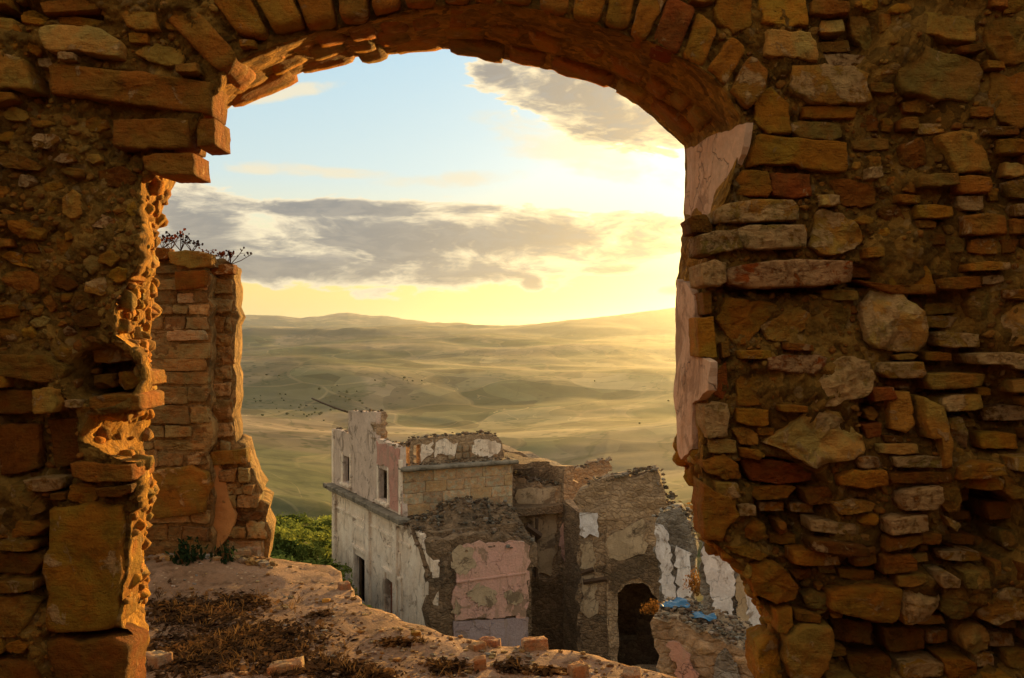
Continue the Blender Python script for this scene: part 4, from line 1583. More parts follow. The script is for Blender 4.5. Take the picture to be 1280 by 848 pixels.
# pilasters, panels and door surrounds on the white front
for u in (.25, 5.0, 8.25):
    hbox('pilaster', FP, u, u + .42, -14, zc - .27, -.05, .13, M_WHITE, .02)
hbox('frieze', FP, .05, 9.9, zc - .95, zc - .85, -.05, .05, M_WHITE, .01)
M_DARKRM = M_RW2
for (q, nm, tall) in ((d1, 'door_surround', 1), (d2, 'door_surround', 1)):
    u0, u1, v0, v1 = q[0][0], q[1][0], q[0][1], q[2][1]
    hbox(nm, FP, u0 - .30, u0 - .005, v0, v1 + .28, -.05, .06, M_WHITE, .01)
    hbox(nm, FP, u1 + .005, u1 + .30, v0, v1 + .28, -.05, .06, M_WHITE, .01)
    hbox(nm, FP, u0 - .30, u1 + .30, v1 + .285, v1 + .42, -.05, .10, M_WHITE, .01)
    hbox('panel', FP, u0 - .1, u1 + .1, v1 + .7, v1 + 1.35, -.05, .045, M_WHITE, .01)
for q in (w1, w2):
    u0, u1, v0, v1 = q[0][0], q[1][0], q[0][1], q[2][1]
    hbox('window_surround', FP, u0 - .16, u0 - .005, v0 - .05, v1 + .16, -.05, .04, M_WHITE, .01)
    hbox('window_surround', FP, u1 + .005, u1 + .16, v0 - .05, v1 + .16, -.05, .04, M_WHITE, .01)
    hbox('window_sill', FP, u0 - .2, u1 + .2, v0 - .16, v0 - .055, -.05, .12, M_WHITE, .01)
hbox('door', FP, d2[0][0] + .02, d2[0][0] + .62, d2[0][1], d2[2][1] - .05, -.24, -.19, M_DOOR, .01)
hbox('door', FP, d1[0][0] + .02, d1[0][0] + .32, d1[0][1], d1[2][1] - .05, -.24, -.19, M_DARKWOOD, .01)
hbox('corner_strip', FP, 8.72, 8.95, zc + .13, -3.35, -.05, .05, M_WHITE, .01)
hbox('corner_strip', FP, .0, .22, zc + .13, -3.0, -.05, .05, M_WHITE, .01)
# faded red plaster by the corner
sub(slab('plaster', FP.px([(471, 552), (500, 562), (502.5, 643), (488, 634), (487, 600), (486, 585), (472, 581)]), Frame(P0 + NF * .035, UF, NF), .03, M_RED, HOUSE,
         res=.25, amp=.008, nscale=1, edge=.08, seed=38), HOUSE)
# capping stones along the wall tops
rr = random.Random(12)
cap = Joiner()


def debris(J, p0, p1, n, size, spread, rr, cols=('H', 'I', 'I', 'G', 'H'), zup=.5, dark=1.0):
    for _ in range(n):
        t = rr.random()
        p = np.array(p0) * (1 - t) + np.array(p1) * t
        p = p + np.array([rr.gauss(0, spread), rr.gauss(0, spread), abs(rr.gauss(0, size * zup))])
        s = size * rr.uniform(.4, 1.2)
        v, f = rock_geo(rr.randrange(24))
        a = rr.uniform(0, 6.28)
        c, s_ = math.cos(a), math.sin(a)
        v = v * np.array([s, s * rr.uniform(.6, 1), s * rr.uniform(.35, .75)])
        v = np.stack([v[:, 0] * c - v[:, 1] * s_, v[:, 0] * s_ + v[:, 1] * c, v[:, 2]], 1)
        J.add(v + p, f, np.array(PAL[rr.choice(cols)]) * rr.uniform(.6, 1.1) * dark)


_rocks = {}


def rock_geo(i):
    if i not in _rocks:
        bm = bmesh.new()
        bmesh.ops.create_icosphere(bm, subdivisions=1, radius=1)
        bm.verts.index_update()
        v = np.array([tuple(a.co) for a in bm.verts])
        f = [tuple(a.index for a in q.verts) for q in bm.faces]
        bm.free()
        g = np.random.default_rng(i)
        v = v * (1 + g.uniform(-.28, .2, (len(v), 1)))
        v = np.clip(v, -g.uniform(.55, .9, 3), g.uniform(.55, .9, 3))
        _rocks[i] = (v, f)
    return _rocks[i]


def line_debris(J, fr, pts, n, size, spread, rr, **kw):
    uv = fr.px(pts)
    w = fr.w(uv, np.full(len(uv), -.22))
    for i in range(len(w) - 1):
        debris(J, w[i], w[i + 1], n, size, spread, rr, **kw)


line_debris(cap, FP, [(415, 536), (435, 541)], 18, .10, .10, rr)
line_debris(cap, FP, [(436, 514), (470, 516)], 26, .10, .10, rr)
line_debris(cap, FP, [(471, 549), (500, 560)], 26, .10, .10, rr)
line_debris(cap, FP, [(415, 605), (503, 648), (527, 668)], 55, .09, .28, rr)

# ashlar side wall of the upper storey: each block a part
FSb = Frame(CM + NS * 0.0, US, NS)
side_out = [(503, 940), (503, 586), (641, 574), (642, 940)]
sub(slab('side_wall', FS.px(side_out), FS, .5, M_RW, HOUSE, res=.3, amp=.02, nscale=1.5, edge=.03, seed=40), HOUSE)
q = FS.px([(503.5, 645), (640, 639)]);  u0, u1 = q[0][0], q[1][0]
vb, vt = FS.px([(503.5, 646)])[0][1], FS.px([(503.5, 590)])[0][1]
rr = random.Random(5)
nr = 4
for r_ in range(nr):
    z0 = vb + (vt - vb) * r_ / nr
    z1 = vb + (vt - vb) * (r_ + 1) / nr
    x = u0
    while x < u1 - .05:
        w = rr.uniform(.75, 1.35)
        if u1 - (x + w) < .35:
            w = u1 - x
        cl = np.array((.46, .35, .22)) * rr.uniform(.75, 1.15)
        sub(stone('ashlar_block', [(x + .006, z0 + .006), (x + w - .006, z0 + .006), (x + w - .006, z1 - .006), (x + .006, z1 - .006)], FS, .035,
                  M_STONE_F if 'M_STONE_F' in globals() else M_STONE_M, HOUSE, (*cl, rr.choice([0, .5, 1.2])), 'flat', seed=rr.randrange(9999), n=24, rough=1.0), HOUSE)
        x += w
hbox('side_cornice', FS, u0 - .1, u1 + .22, vt + .02, vt + .18, -.3, .28, M_CORN, .05)
line_debris(cap, FS, [(505, 584), (641, 574)], 70, .10, .12, rr)
# parapet set back behind it, patches of white plaster
FPR = Frame(CM - NS * .75, US, NS)
par_out = [(512, 590), (512, 560), (517, 549), (545, 547), (560, 545.5), (590, 543), (617, 543), (622, 548), (628, 556), (629, 580)]
hole = FPR.px([(517, 582), (525, 581), (525, 556), (517, 557)])
sub(slab('parapet', FPR.px(par_out), FPR, .4, M_RW, HOUSE, holes=[hole], res=.2, amp=.03, nscale=1.5, edge=.06, seed=41), HOUSE)
FPP = Frame(CM - NS * .70, US, NS)
for k, pp in enumerate(([(527, 576), (527, 556), (542, 552), (541, 566), (534, 570)], [(543, 572), (544, 552), (558, 550), (572, 556), (568, 571), (556, 568)],
                        [(590, 570), (592, 551), (608, 548), (626, 554), (624, 566), (612, 571)])):
    sub(slab('plaster', FPP.px(pp), FPP, .05, M_WHITE, HOUSE, res=.12, amp=.01, nscale=2, edge=.10, seed=42 + k), HOUSE)
rr = random.Random(6)
for a in range(7):
    x0 = FPR.px([(560 + a * 9, 575)])[0][0]
    for b2 in range(2):
        z0 = FPR.px([(575, 574 - b2 * 9)])[0][1]
        cl = np.array((.33, .25, .16)) * rr.uniform(.7, 1.15)
        sub(stone('ashlar_block', [(x0, z0), (x0 + .27, z0), (x0 + .27, z0 + .25), (x0, z0 + .25)], FPR, .04, M_STONE_M, HOUSE, (*cl, .2), 'flat', seed=a * 9 + b2, n=14, rings=[1, 1, .93, .5]), HOUSE)
line_debris(cap, FPR, [(512, 560), (517, 549), (560, 545.5), (590, 543), (617, 543), (628, 557)], 26, .10, .10, rr)

# lower side: rubble, pink plaster, lilac dado
low_out = [(539.5, 930), (538, 780), (540, 715), (541, 700), (535, 680), (560, 672), (600, 668), (640, 672), (661, 690), (661, 930)]
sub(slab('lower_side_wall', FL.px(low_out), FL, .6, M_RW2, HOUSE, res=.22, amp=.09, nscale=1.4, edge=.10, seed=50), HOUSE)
FLP = Frame(PE + NS * .10, US, NS)
sub(slab('plaster', FLP.px([(567, 776), (566, 745), (570, 720), (567, 700), (573, 683), (590, 678), (606, 681), (625, 676), (645, 677), (660.5, 682), (660.5, 771)]), FLP, .08, M_PINK, HOUSE,
         res=.2, amp=.012, nscale=1, edge=.12, seed=51), HOUSE)
sub(slab('dado', FLP.px([(567, 777.5), (660.5, 772.5), (660.5, 930), (567, 930)]), FLP, .08, M_LILAC, HOUSE, res=.3, amp=.012, nscale=1, edge=.03, seed=52), HOUSE)
FLQ = Frame(PE + NS * .117, US, NS)
for k, pp in enumerate(([(568, 716), (566, 690), (576, 683), (592, 688), (596, 704), (584, 716)], [(584, 745), (592, 734), (612, 732), (622, 742), (616, 754), (600, 758)],
                        [(630, 742), (640, 738), (652, 744), (650, 756), (636, 752)], [(566, 768), (570, 750), (578, 760), (576, 770)])):
    sub(slab('bare_render', FLQ.px(pp), FLQ, .02, M_OCHP, HOUSE, res=.1, amp=.006, nscale=2, edge=.14, seed=54 + k), HOUSE)
q = FLP.px([(570, 728), (658, 719)])
hbox('string_course', FLP, q[0][0], q[1][0], q[0][1] - .03, q[0][1] + .04, -.02, .05, M_PINK, .01)
FLE = Frame(PE + US * 4.05, -NS, US)
sub(slab('end_return', np.array([(.0, -14), (9.0, -14), (9.0, -6.6), (.0, -6.3)]), FLE, .5, M_RW2, HOUSE, res=.3, amp=.06, nscale=1.2, edge=.1, seed=53), HOUSE)

# collapsed roof: mound of rubble over the lower storey
def mound():
    n = 46
    us = np.linspace(-.15, 4.3, n)
    ws = np.linspace(-.05, 3.3, 34)
    V, Fc = [], []
    for w_ in ws:
        for u_ in us:
            c = PE + US * u_ - NS * w_
            zz = -6.55 + .85 * math.exp(-((u_ - 2.3) / 1.9) ** 2 - ((w_ - 1.9) / 1.5) ** 2) + .75 * max(0, min(1, (w_ - .1) / 1.6))
            zz += -0.9 * max(0, .6 - u_) * max(0, 1 - w_ / 2)
            V.append((c[0], c[1], zz))
    V = np.array(V)
    V[:, 2] += .16 * fbm(V, 1.5, 4, 3, .6)
    m = len(us)
    for i in range(len(ws) - 1):
        for j in range(m - 1):
            a = i * m + j
            Fc.append((a, a + 1, a + m + 1, a + m))
    # skirt
    k = len(V)
    rim = [j for j in range(m)]
    V = np.vstack([V, V[rim] - np.array([0, 0, .9])])
    for j in range(m - 1):
        Fc.append((j, k + j, k + j + 1, j + 1))
    c = V.mean(0)
    sub(link('collapsed_roof', mesh('collapsed_roof', V - c, Fc), M_RW2, HOUSE, tuple(c)), HOUSE)
    rr = random.Random(9)
    J = Joiner()
    for _ in range(900):
        u_, w_ = rr.uniform(-.1, 4.2), rr.uniform(-.05, 3.2)
        i = min(len(ws) - 1, int((w_ + .05) / 3.35 * len(ws)))
        j = min(m - 1, int((u_ + .15) / 4.45 * m))
        p = V[i * m + j]
        debris(J, p, p, 1, rr.uniform(.05, .16), .05, rr, cols=('H', 'I', 'I', 'H', 'G'), dark=.8)
    o = J.build('roof_debris', M_RUBBLE_M, HOUSE, kind='stuff', smooth=False)
    sub(o, HOUSE)


mound()
o = cap.build('wall_top_debris', M_RUBBLE_M, HOUSE, kind='stuff', smooth=False); sub(o, HOUSE)
# fallen corner: dark creeper on the white front

# ------------------------------------------------------------------ the ruins behind and to the right
def ruin(name, label, Y, tilt=0.0, cx=700):
    o = thing(name, label, 'ruin', ((cx - 640) / F * Y, Y, -12))
    a = R(tilt)
    fr = Frame(((cx - 640) / F * Y, Y, 0), (math.cos(a), math.sin(a), 0), (math.sin(a), -math.cos(a), 0))
    return o, fr


def off(fr, d):
    return Frame(fr.o + fr.n * d, fr.u, fr.n)


def rs(par, name, pts, fr, thick, mat, holes=(), d=0.0, **kw):
    g = off(fr, d)
    kw.setdefault('res', .22); kw.setdefault('amp', .06); kw.setdefault('nscale', 1.4); kw.setdefault('edge', .10)
    o = slab(name, g.px(pts), g, thick, mat, par, holes=[g.px(h) for h in holes], **kw)
    return sub(o, par)


def tops(par, fr, pts, n, size=.13, **kw):
    J = Joiner()
    line_debris(J, fr, pts, n, size, .14, random.Random(len(pts) * n), **kw)
    o = J.build('wall_top_debris', M_RUBBLE_M, par, kind='stuff', smooth=False)
    sub(o, par)


# 1: grey wall behind the pink house, with pier
R1, f1 = ruin('ruined_wall', 'brown roofless wall with a peeling pink pier, right behind the pink-sided house', 41, 6, 680)
rs(R1, 'wall', [(636, 940), (636, 594), (650, 597), (662, 603), (674, 602), (686, 607), (700, 606), (702, 592), (711, 589), (714, 600), (722, 606), (727, 940)], f1, .7, M_RW, seed=1)
rs(R1, 'plaster', [(645, 660), (646, 612), (668, 610), (695, 612), (697, 650), (690, 720), (668, 716), (664, 650)], f1, .06, M_OCHP, d=.09, amp=.02, seed=2)
rs(R1, 'plaster', [(700, 680), (703, 655), (712, 645), (724, 649), (726, 700), (724, 716), (712, 714), (704, 700)], f1, .06, M_PINK, d=.26, amp=.02, seed=3)
rs(R1, 'dark_lower_wall', [(640, 940), (640, 728), (662, 720), (690, 726), (700, 718), (722, 724), (724, 940)], f1, .06, M_RW2, d=.16, amp=.05, seed=24)  # darker masonry sheet over the lower part of the wall
rs(R1, 'pier', [(698, 940), (698, 640), (703, 610), (716, 614), (726, 620), (728, 940)], f1, .5, M_RW, d=.10, seed=4)
tops(R1, f1, [(636, 594), (650, 597), (674, 603), (700, 607)], 26)
R1b, f1b = ruin('ruined_wall', 'far crumbling wall stub standing above the roofless walls, against the valley', 47, 0, 745)
rs(R1b, 'wall', [(712, 700), (714, 588), (722, 584), (734, 586), (736, 578), (748, 576), (762, 575), (763, 700)], f1b, .8, M_RW, res=.15, edge=.16, seed=5)
tops(R1b, f1b, [(714, 588), (734, 584), (762, 575)], 22)
# 2: big ragged gable with a pale plaster patch and a deep dark vault
R2, f2 = ruin('ruined_gable', 'ragged high wall with a pale plaster patch over a dark vaulted hollow', 38, -8, 770)
h2 = [(766, 840), (764, 770), (769, 746), (782, 731), (798, 727), (812, 733), (821, 748), (826, 775), (826, 840)]
rs(R2, 'wall', [(724, 940), (724, 612), (735, 606), (759, 601), (776, 596), (793, 594), (800, 589), (812, 587), (822, 589), (826, 604), (834, 621), (839, 632), (835, 660), (836, 940)], f2, .9, M_RW, holes=[h2], seed=6, amp=.10, edge=.22)
rs(R2, 'plaster', [(759, 699), (759, 673), (776, 664), (790, 655), (806, 651), (808, 690), (796, 694), (780, 701)], f2, .06, M_OCHP, d=.13, amp=.02, seed=7)
rs(R2, 'plaster', [(725, 668), (725, 642), (747, 643), (748, 672), (738, 668), (730, 674)], f2, .06, M_COOL, d=.15, amp=.02, seed=8, res=.12, edge=.05)
rs(R2, 'plaster', [(727, 712), (726, 676), (741, 674), (744, 700), (742, 716)], f2, .06, M_OCHP, d=.12, amp=.02, seed=9)
rs(R2, 'plaster', [(727, 760), (728, 722), (744, 720), (745, 765), (736, 770)], f2, .06, M_OCHP, d=.12, amp=.02, seed=10)
rs(R2, 'dark_vault_surround', [(758, 728), (757, 702), (780, 700), (806, 694), (828, 702), (830, 742), (824, 748), (813, 729), (798, 723), (781, 727), (768, 742)], f2, .06, M_RW2, d=.12, amp=.03, seed=13)  # darker masonry sheet around the vault opening
vault = [(770, 800), (768, 770), (774, 757), (784, 753), (793, 758), (797, 772), (796, 800)]
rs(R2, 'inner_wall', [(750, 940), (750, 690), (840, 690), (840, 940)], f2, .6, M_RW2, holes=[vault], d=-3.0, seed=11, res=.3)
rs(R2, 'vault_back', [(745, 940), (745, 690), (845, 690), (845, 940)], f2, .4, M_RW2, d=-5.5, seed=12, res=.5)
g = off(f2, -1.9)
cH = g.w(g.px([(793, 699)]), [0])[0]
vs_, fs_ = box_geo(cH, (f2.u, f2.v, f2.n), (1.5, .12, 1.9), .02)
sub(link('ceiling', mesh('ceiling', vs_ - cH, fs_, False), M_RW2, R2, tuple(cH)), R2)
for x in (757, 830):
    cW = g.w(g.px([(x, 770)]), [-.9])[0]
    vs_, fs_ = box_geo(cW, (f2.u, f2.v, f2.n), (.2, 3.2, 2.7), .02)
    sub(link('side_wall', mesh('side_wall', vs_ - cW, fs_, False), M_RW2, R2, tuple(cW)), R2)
tops(R2, f2, [(735, 606), (759, 601), (776, 596), (793, 594), (800, 589), (822, 589), (834, 621), (839, 634)], 22, .14)
rs(R2, 'dark_lower_wall', [(726, 940), (727, 772), (744, 765), (760, 775), (763, 940)], f2, .06, M_RW2, d=.13, amp=.04, seed=25)  # darker masonry sheet low on the gable's left side


def beam(par, fr, a, c, rad, d=.25):
    g = off(fr, d)
    w = g.w(g.px([a, c]), [0, 0])
    v, f = tube_geo(w, rad, 4)
    m_ = v.mean(0)
    sub(link('wooden_beam', mesh('wooden_beam', v - m_, f, False), M_DARKWOOD, par, tuple(m_)), par)


beam(R2, f2, (727, 717), (742, 712), .10)
beam(R2, f2, (729, 728), (758, 724), .10)
beam(R1, f1, (658, 658), (676, 671), .14, 1.5)
beam(R1, f1, (671, 648), (670, 722), .07, 1.4)
beam(R1, f1, (664, 662), (662, 730), .06, 1.5)
# 3: narrow end wall with white strips
R3, f3 = ruin('ruined_wall', 'narrow broken wall end with two strips of white plaster, left of the pale blue-white wall', 29, -14, 842)
rs(R3, 'wall', [(822, 940), (826, 720), (819, 690), (820, 650), (828, 642), (840, 637), (854, 640), (864, 652), (870, 680), (872, 940)], f3, .9, M_RW3, seed=14, res=.13)
rs(R3, 'plaster', [(831, 757), (827, 720), (821, 690), (820, 656), (831, 660), (840, 690), (843, 740), (842, 757)], f3, .06, M_COOL, d=.10, amp=.02, res=.12, seed=15)
rs(R3, 'plaster', [(848, 757), (846, 690), (845, 682), (856, 685), (862, 690), (864, 757)], f3, .06, M_COOL, d=.10, amp=.02, res=.12, seed=16)
tops(R3, f3, [(821, 650), (840, 638), (854, 640), (866, 655), (870, 680)], 22, .10)
# 4: pale blue-white wall
R4, f4 = ruin('ruined_wall', 'pale blue-white plastered wall fragment beside the foreground wall', 21, -16, 915)
rs(R4, 'wall', [(874, 940), (877, 750), (874, 700), (877, 682), (884, 676), (900, 674), (920, 684), (940, 700), (985, 720), (1010, 760), (1010, 940)], f4, .7, M_RW3, seed=17, res=.10, amp=.05, edge=.07)
rs(R4, 'plaster', [(897, 770), (888, 748), (879, 712), (877, 684), (888, 679), (901, 684), (916, 700), (917, 740), (915, 772)], f4, .05, M_COOL, d=.08, amp=.015, res=.08, seed=18, edge=.07)
rs(R4, 'plaster', [(940, 798), (934, 770), (937, 740), (945, 738), (965, 755), (968, 778), (960, 800)], f4, .05, M_COOL, d=.08, amp=.015, res=.08, seed=19, edge=.07)
rs(R4, 'plaster', [(921, 785), (919, 725), (925, 715), (933, 728), (935, 785)], f4, .05, M_OCHP, d=.08, amp=.015, res=.08, seed=20, edge=.05)
tops(R4, f4, [(877, 682), (900, 674), (940, 700), (985, 720)], 30, .06)
# 5: thick wall stump with its top seen from above, blue tarpaulin on it
R5, f5 = ruin('wall_stump', 'thick broken wall stump strewn with blue sheeting, low at the right', 17.5, -20, 880)
rs(R5, 'wall', [(826, 960), (824, 830), (818, 800), (812, 788), (812, 776), (830, 774), (850, 776), (880, 790), (905, 800), (935, 815), (1000, 822), (1000, 960)], f5, 1.5, M_RW, seed=21, res=.09, amp=.07, edge=.06, nscale=2.2)
rs(R5, 'plaster', [(846, 870), (843, 830), (835, 803), (842, 800), (862, 820), (872, 845), (874, 880)], f5, .05, M_RED, d=.09, amp=.015, res=.08, seed=22, edge=.06)
rs(R5, 'plaster', [(890, 880), (893, 822), (905, 812), (922, 830), (930, 860), (928, 900)], f5, .05, M_RW3, d=.09, amp=.03, res=.08, seed=23, edge=.06)
JJ = Joiner()
rr = random.Random(77)
g5 = f5.w(f5.px([(815, 775), (850, 776), (880, 790), (905, 800), (935, 815)]), np.zeros(5))
for i in range(4):
    for k in range(110):
        t = rr.random()
        p = g5[i] * (1 - t) + g5[i + 1] * t - f5.n * rr.uniform(0, 1.5)
        debris(JJ, p, p, 1, rr.uniform(.03, .09), .02, rr, cols=('H', 'G', 'I', 'H'))
sub(JJ.build('wall_top_debris', M_RUBBLE_M, R5, kind='stuff', smooth=False), R5)
M_TARP, _b = mat_new('blue_tarpaulin')
_g = _b.n('ShaderNodeNewGeometry')
_n = _b.noise(_g.outputs['Position'], 9, 5, .6)
finish(_b, _b.mix(_n, (.006, .06, .15), (.015, .14, .29)), .45, _b.bump(_n, .8, .03), .4)
for k, (ax_, back_, su, sv) in enumerate(((835, .95, .16, .14), (872, .55, .15, .11))):
    base_ = f5.w(f5.px([(ax_, 776 if ax_ < 850 else 786)]), [-back_])[0]
    n = 14
    V, Fc = [], []
    for i in range(n):
        for j in range(n):
            a, c = i / (n - 1) * 2 - 1, j / (n - 1) * 2 - 1
            rr_ = 1 + .25 * math.sin(3 * math.atan2(c, a + 1e-6) + k * 2)
            p = base_ + f5.u * a * su * rr_ * 1.4 + f5.n * c * sv * rr_ * 1.8
            V.append(p)
    V = np.array(V)
    V[:, 2] += .09 + .05 * fbm(V, 6, 3, 5 + k) - .02
    for i in range(n - 1):
        for j in range(n - 1):
            Fc.append((i * n + j, (i + 1) * n + j, (i + 1) * n + j + 1, i * n + j + 1))
    m_ = V.mean(0)
    o = link('tarpaulin', mesh('tarpaulin', V - m_, Fc), M_TARP, None, tuple(m_))
    sol = o.modifiers.new('thickness', 'SOLIDIFY'); sol.thickness = .008
    tag(o, ['crumpled blue plastic sheet nearer the dark vault, on the broken wall stump', 'crumpled blue plastic sheet nearer the foreground wall, on the broken wall stump'][k], 'tarpaulin', 'blue sheets on the wall stump')

# thin cable running down to the house
cw = np.array([FP.w(FP.px([(395 + 45 * t, 498 + 17 * t + 3 * t * (1 - t))]), [0.2])[0] for t in np.linspace(0, 1, 8)])
v, f = tube_geo(cw, .045, 5)
o = link('pole', mesh('pole', v - v.mean(0), f), M_DARKWOOD, None, tuple(v.mean(0)))
tag(o, 'thin wooden pole jutting left from the top of the ruined house', 'pole')


# ------------------------------------------------------------------ terrain
def terrain_z(x, y):
    r = np.hypot(x, y)
    az = np.arctan2(x, y)
    p = np.c_[x, y, np.zeros(len(x))]
    # hill of the village
    t = np.clip((y - 6) / 54, 0, 1)
    left = 1 / (1 + np.exp((az - R(-9.5)) * 40))
    hill = -3.2 - 3.0 * np.clip((y - 8) / 22, 0, 1) - 4.0 * np.clip((y - 30) / 30, 0, 1)
    pit = -5.5 - 4.0 * np.clip((y - 8) / 14, 0, 1) - 3.2 * np.clip((y - 27) / 9, 0, 1)
    near = hill * left + pit * (1 - left) + .25 * fbm(p, .25, 3, 90) - 5.5 * (1 - np.clip((y + 2) / 8, 0, 1)) * 0
    slope = -10.5 - .36 * np.clip(r - 62, 0, None)
    w = np.clip((r - 56) / 12, 0, 1)
    zz = near * (1 - w) + slope * w
    # valley
    floor = -200 + 80 * fbm(p, 1 / 2400, 3, 91) + 40 * fbm(p, 1 / 800, 2, 92, .4) + 7 * fbm(p, 1 / 300, 2, 93, .4)
    floor = floor + 1.2 * fbm(p, 1 / 90, 2, 98) - 10 * np.abs(fbm(p, 1 / 420, 2, 99, .4))
    # ridge on the left in the middle distance
    floor = floor + 55 * np.exp(-((r - 1250) / 130) ** 2) * np.exp(-((az - R(-14)) / R(7)) ** 2)
    # far hills
    fh = np.clip((r - 5500) / 6500, 0, 1)
    dr = fbm(np.c_[x / 2600, y / 2600, np.zeros(len(x))], 1, 5, 94, .5)
    floor = floor + fh * (120 + 80 * dr)
    azd = np.degrees(az)

    def ridge(fl, r0, w_, ytop, wob, sd_, mask=1.0):
        q = np.c_[azd * .22, r * 0, r * 0]
        yt = ytop + wob * fbm(q, 1, 5, sd_, .5)
        top = EYE + (HY - yt) / F * r0 * np.cos(az)
        k = np.exp(-((r - r0 - 260 * fbm(q, .6, 1, sd_ + 3)) / w_) ** 2) * mask
        return fl * (1 - k) + np.maximum(top, fl) * k
    lm = 1 / (1 + np.exp((azd + 1) * .8))
    floor = ridge(floor, 4300, 500, 441 + azd * .3, 4, 210, .35)
    floor = ridge(floor, 6100, 600, 427 - azd * .25, 4, 220, .5)
    floor = ridge(floor, 8600, 700, 413 + np.clip(azd + 3, 0, 30) * .8, 4.5, 230)
    floor = ridge(floor, 10800, 1300, 406 - 21 * np.clip((azd + 1) / 10.5, 0, 1.2) ** 1.3, 3.0, 240, 1 - .6 * lm)
    floor = ridge(floor, 14500, 1200, 407, 3.5, 250)
    floor = ridge(floor, 22000, 2600, 394 + np.clip(azd + 10, 0, 60) * 1.1, 5.5, 260)
    zz = np.where(r < 62, zz, np.maximum(zz, floor * np.clip((r - 300) / 400, 0, 1) + (1 - np.clip((r - 300) / 400, 0, 1)) * zz))
    return zz


def build_terrain():
    rs_ = np.concatenate([np.linspace(5, 70, 60), np.geomspace(72, 900, 90), np.geomspace(915, 9000, 260), np.geomspace(9060, 30000, 150)])
    azs = np.concatenate([np.linspace(-75, -21, 60), np.linspace(-20.8, 17, 360), np.linspace(17.4, 75, 60)])
    A, Rr = np.meshgrid(np.radians(azs), rs_)
    x, y = (Rr * np.sin(A)).ravel(), (Rr * np.cos(A)).ravel()
    z = terrain_z(x, y)
    V = np.stack([x, y, z], 1)
    n, m = len(azs), len(rs_)
    i = np.arange((m - 1) * (n - 1))
    a = (i // (n - 1)) * n + i % (n - 1)
    Fc = np.stack([a, a + 1, a + n + 1, a + n], 1).tolist()
    return mesh('hills', V, Fc)


def terrain_material():
    m, b = mat_new('valley_fields')
    geo = b.n('ShaderNodeNewGeometry')
    pos = geo.outputs['Position']
    sp = b.n('ShaderNodeSeparateXYZ'); b.put(sp.inputs[0], pos)
    flatp = b.xyz(sp.outputs[0], sp.outputs[1], 0.0)
    wp = b.v('ADD', flatp, b.v('SCALE', b.noise(flatp, .0010, 2, .5, color=True), 700.0))
    vc = b.n('ShaderNodeSeparateColor'); b.put(vc.inputs[0], b.voro(wp, .0022, out='Color'))
    ve = b.voro(wp, .0022, feature='DISTANCE_TO_EDGE')
    n1 = b.noise(flatp, .0009, 6, .6, .5)
    n2 = b.noise(flatp, .012, 7, .65)
    field = b.ramp(vc.outputs[0], [(0, (.045, .06, .028)), (.25, (.14, .12, .07)), (.45, (.20, .16, .095)), (.6, (.065, .08, .035)), (.8, (.36, .27, .15)), (1, (.10, .10, .055))])
    green = b.mix(b.step(n1, .44, .58), (.17, .14, .08), (.06, .078, .035))
    col = b.mix(.28, field, green)
    big = b.noise(b.v('ADD', flatp, (900, 300, 0)), .00045, 4, .55, .3)
    col = b.mix(b.m('MULTIPLY', b.step(big, .50, .54), .5), col, (.24, .17, .12))
    big2 = b.noise(b.v('ADD', flatp, (5900, 1300, 0)), .0007, 4, .55, .3)
    col = b.mix(b.m('MULTIPLY', b.step(big2, .52, .56), .55), col, (.035, .055, .022))
    gul = b.m('ABSOLUTE', b.m('SUBTRACT', b.noise(flatp, .0022, 5, .55, .4), .5))
    col = b.mix(b.m('MULTIPLY', b.step(gul, .012, .003), .55), col, (.05, .06, .022))
    col = b.mix(b.m('MULTIPLY', b.step(ve, .02, .006), .3), col, (.34, .25, .14))
    trk = b.m('ABSOLUTE', b.m('SUBTRACT', b.noise(flatp, .0011, 3, .5, .3), .5))
    col = b.mix(b.m('MULTIPLY', b.step(trk, .0012, .0004), .5), col, (.42, .32, .18))
    # scattered scrub and copses
    tr = b.m('MULTIPLY', b.step(b.voro(flatp, .028), .30, .18), b.step(b.noise(flatp, .0035, 3, .6), .50, .60))
    col = b.mix(b.m('MULTIPLY', tr, .8), col, (.045, .055, .02))
    wood = b.step(b.noise(flatp, .0006, 6, .65, .4), .50, .56)
    vs2 = b.n('ShaderNodeSeparateColor'); b.put(vs2.inputs[0], b.voro(b.v('ADD', wp, (77, 55, 0)), .0065, out='Color'))
    col = b.v('SCALE', col, b.m('MULTIPLY_ADD', vs2.outputs[0], .75, .62))
    slopeg = b.m('MULTIPLY', b.step(b.m('ADD', sp.outputs[0], b.m('MULTIPLY', b.noise(flatp, .004, 4, .6), 300.0)), 40, -60), b.step(sp.outputs[1], 2300, 1900))
    col = b.mix(b.m('MULTIPLY', slopeg, .6), col, b.mix(b.step(n2, .4, .6), (.030, .050, .018), (.085, .10, .035)))
    farr = b.step(sp.outputs[1], 5000, 7000)
    col = b.mix(b.m('MULTIPLY', wood, b.m('MULTIPLY', farr, .8)), col, (.04, .055, .045))
    zm = b.m('MULTIPLY', b.step(sp.outputs[2], -75, -30), b.m('MULTIPLY', b.step(sp.outputs[1], 7000, 7600), b.step(sp.outputs[1], 10800, 9800)))
    col = b.mix(b.m('MULTIPLY', zm, .85), col, (.03, .045, .045))
    near = b.step(sp.outputs[1], 140, 60)
    col = b.mix(near, col, b.mix(b.step(b.noise(pos, .8, 5, .6), .4, .6), (.05, .055, .02), (.11, .09, .04)))
    col = b.v('SCALE', col, b.m('MULTIPLY_ADD', n2, .9, .55))
    finish(b, col, .95, b.bump(n2, .5, 3.0), .05)
    return m


hl = link('hills', build_terrain(), terrain_material())
hl['kind'] = 'structure'

PAL['G'] = (.30, .26, .22)
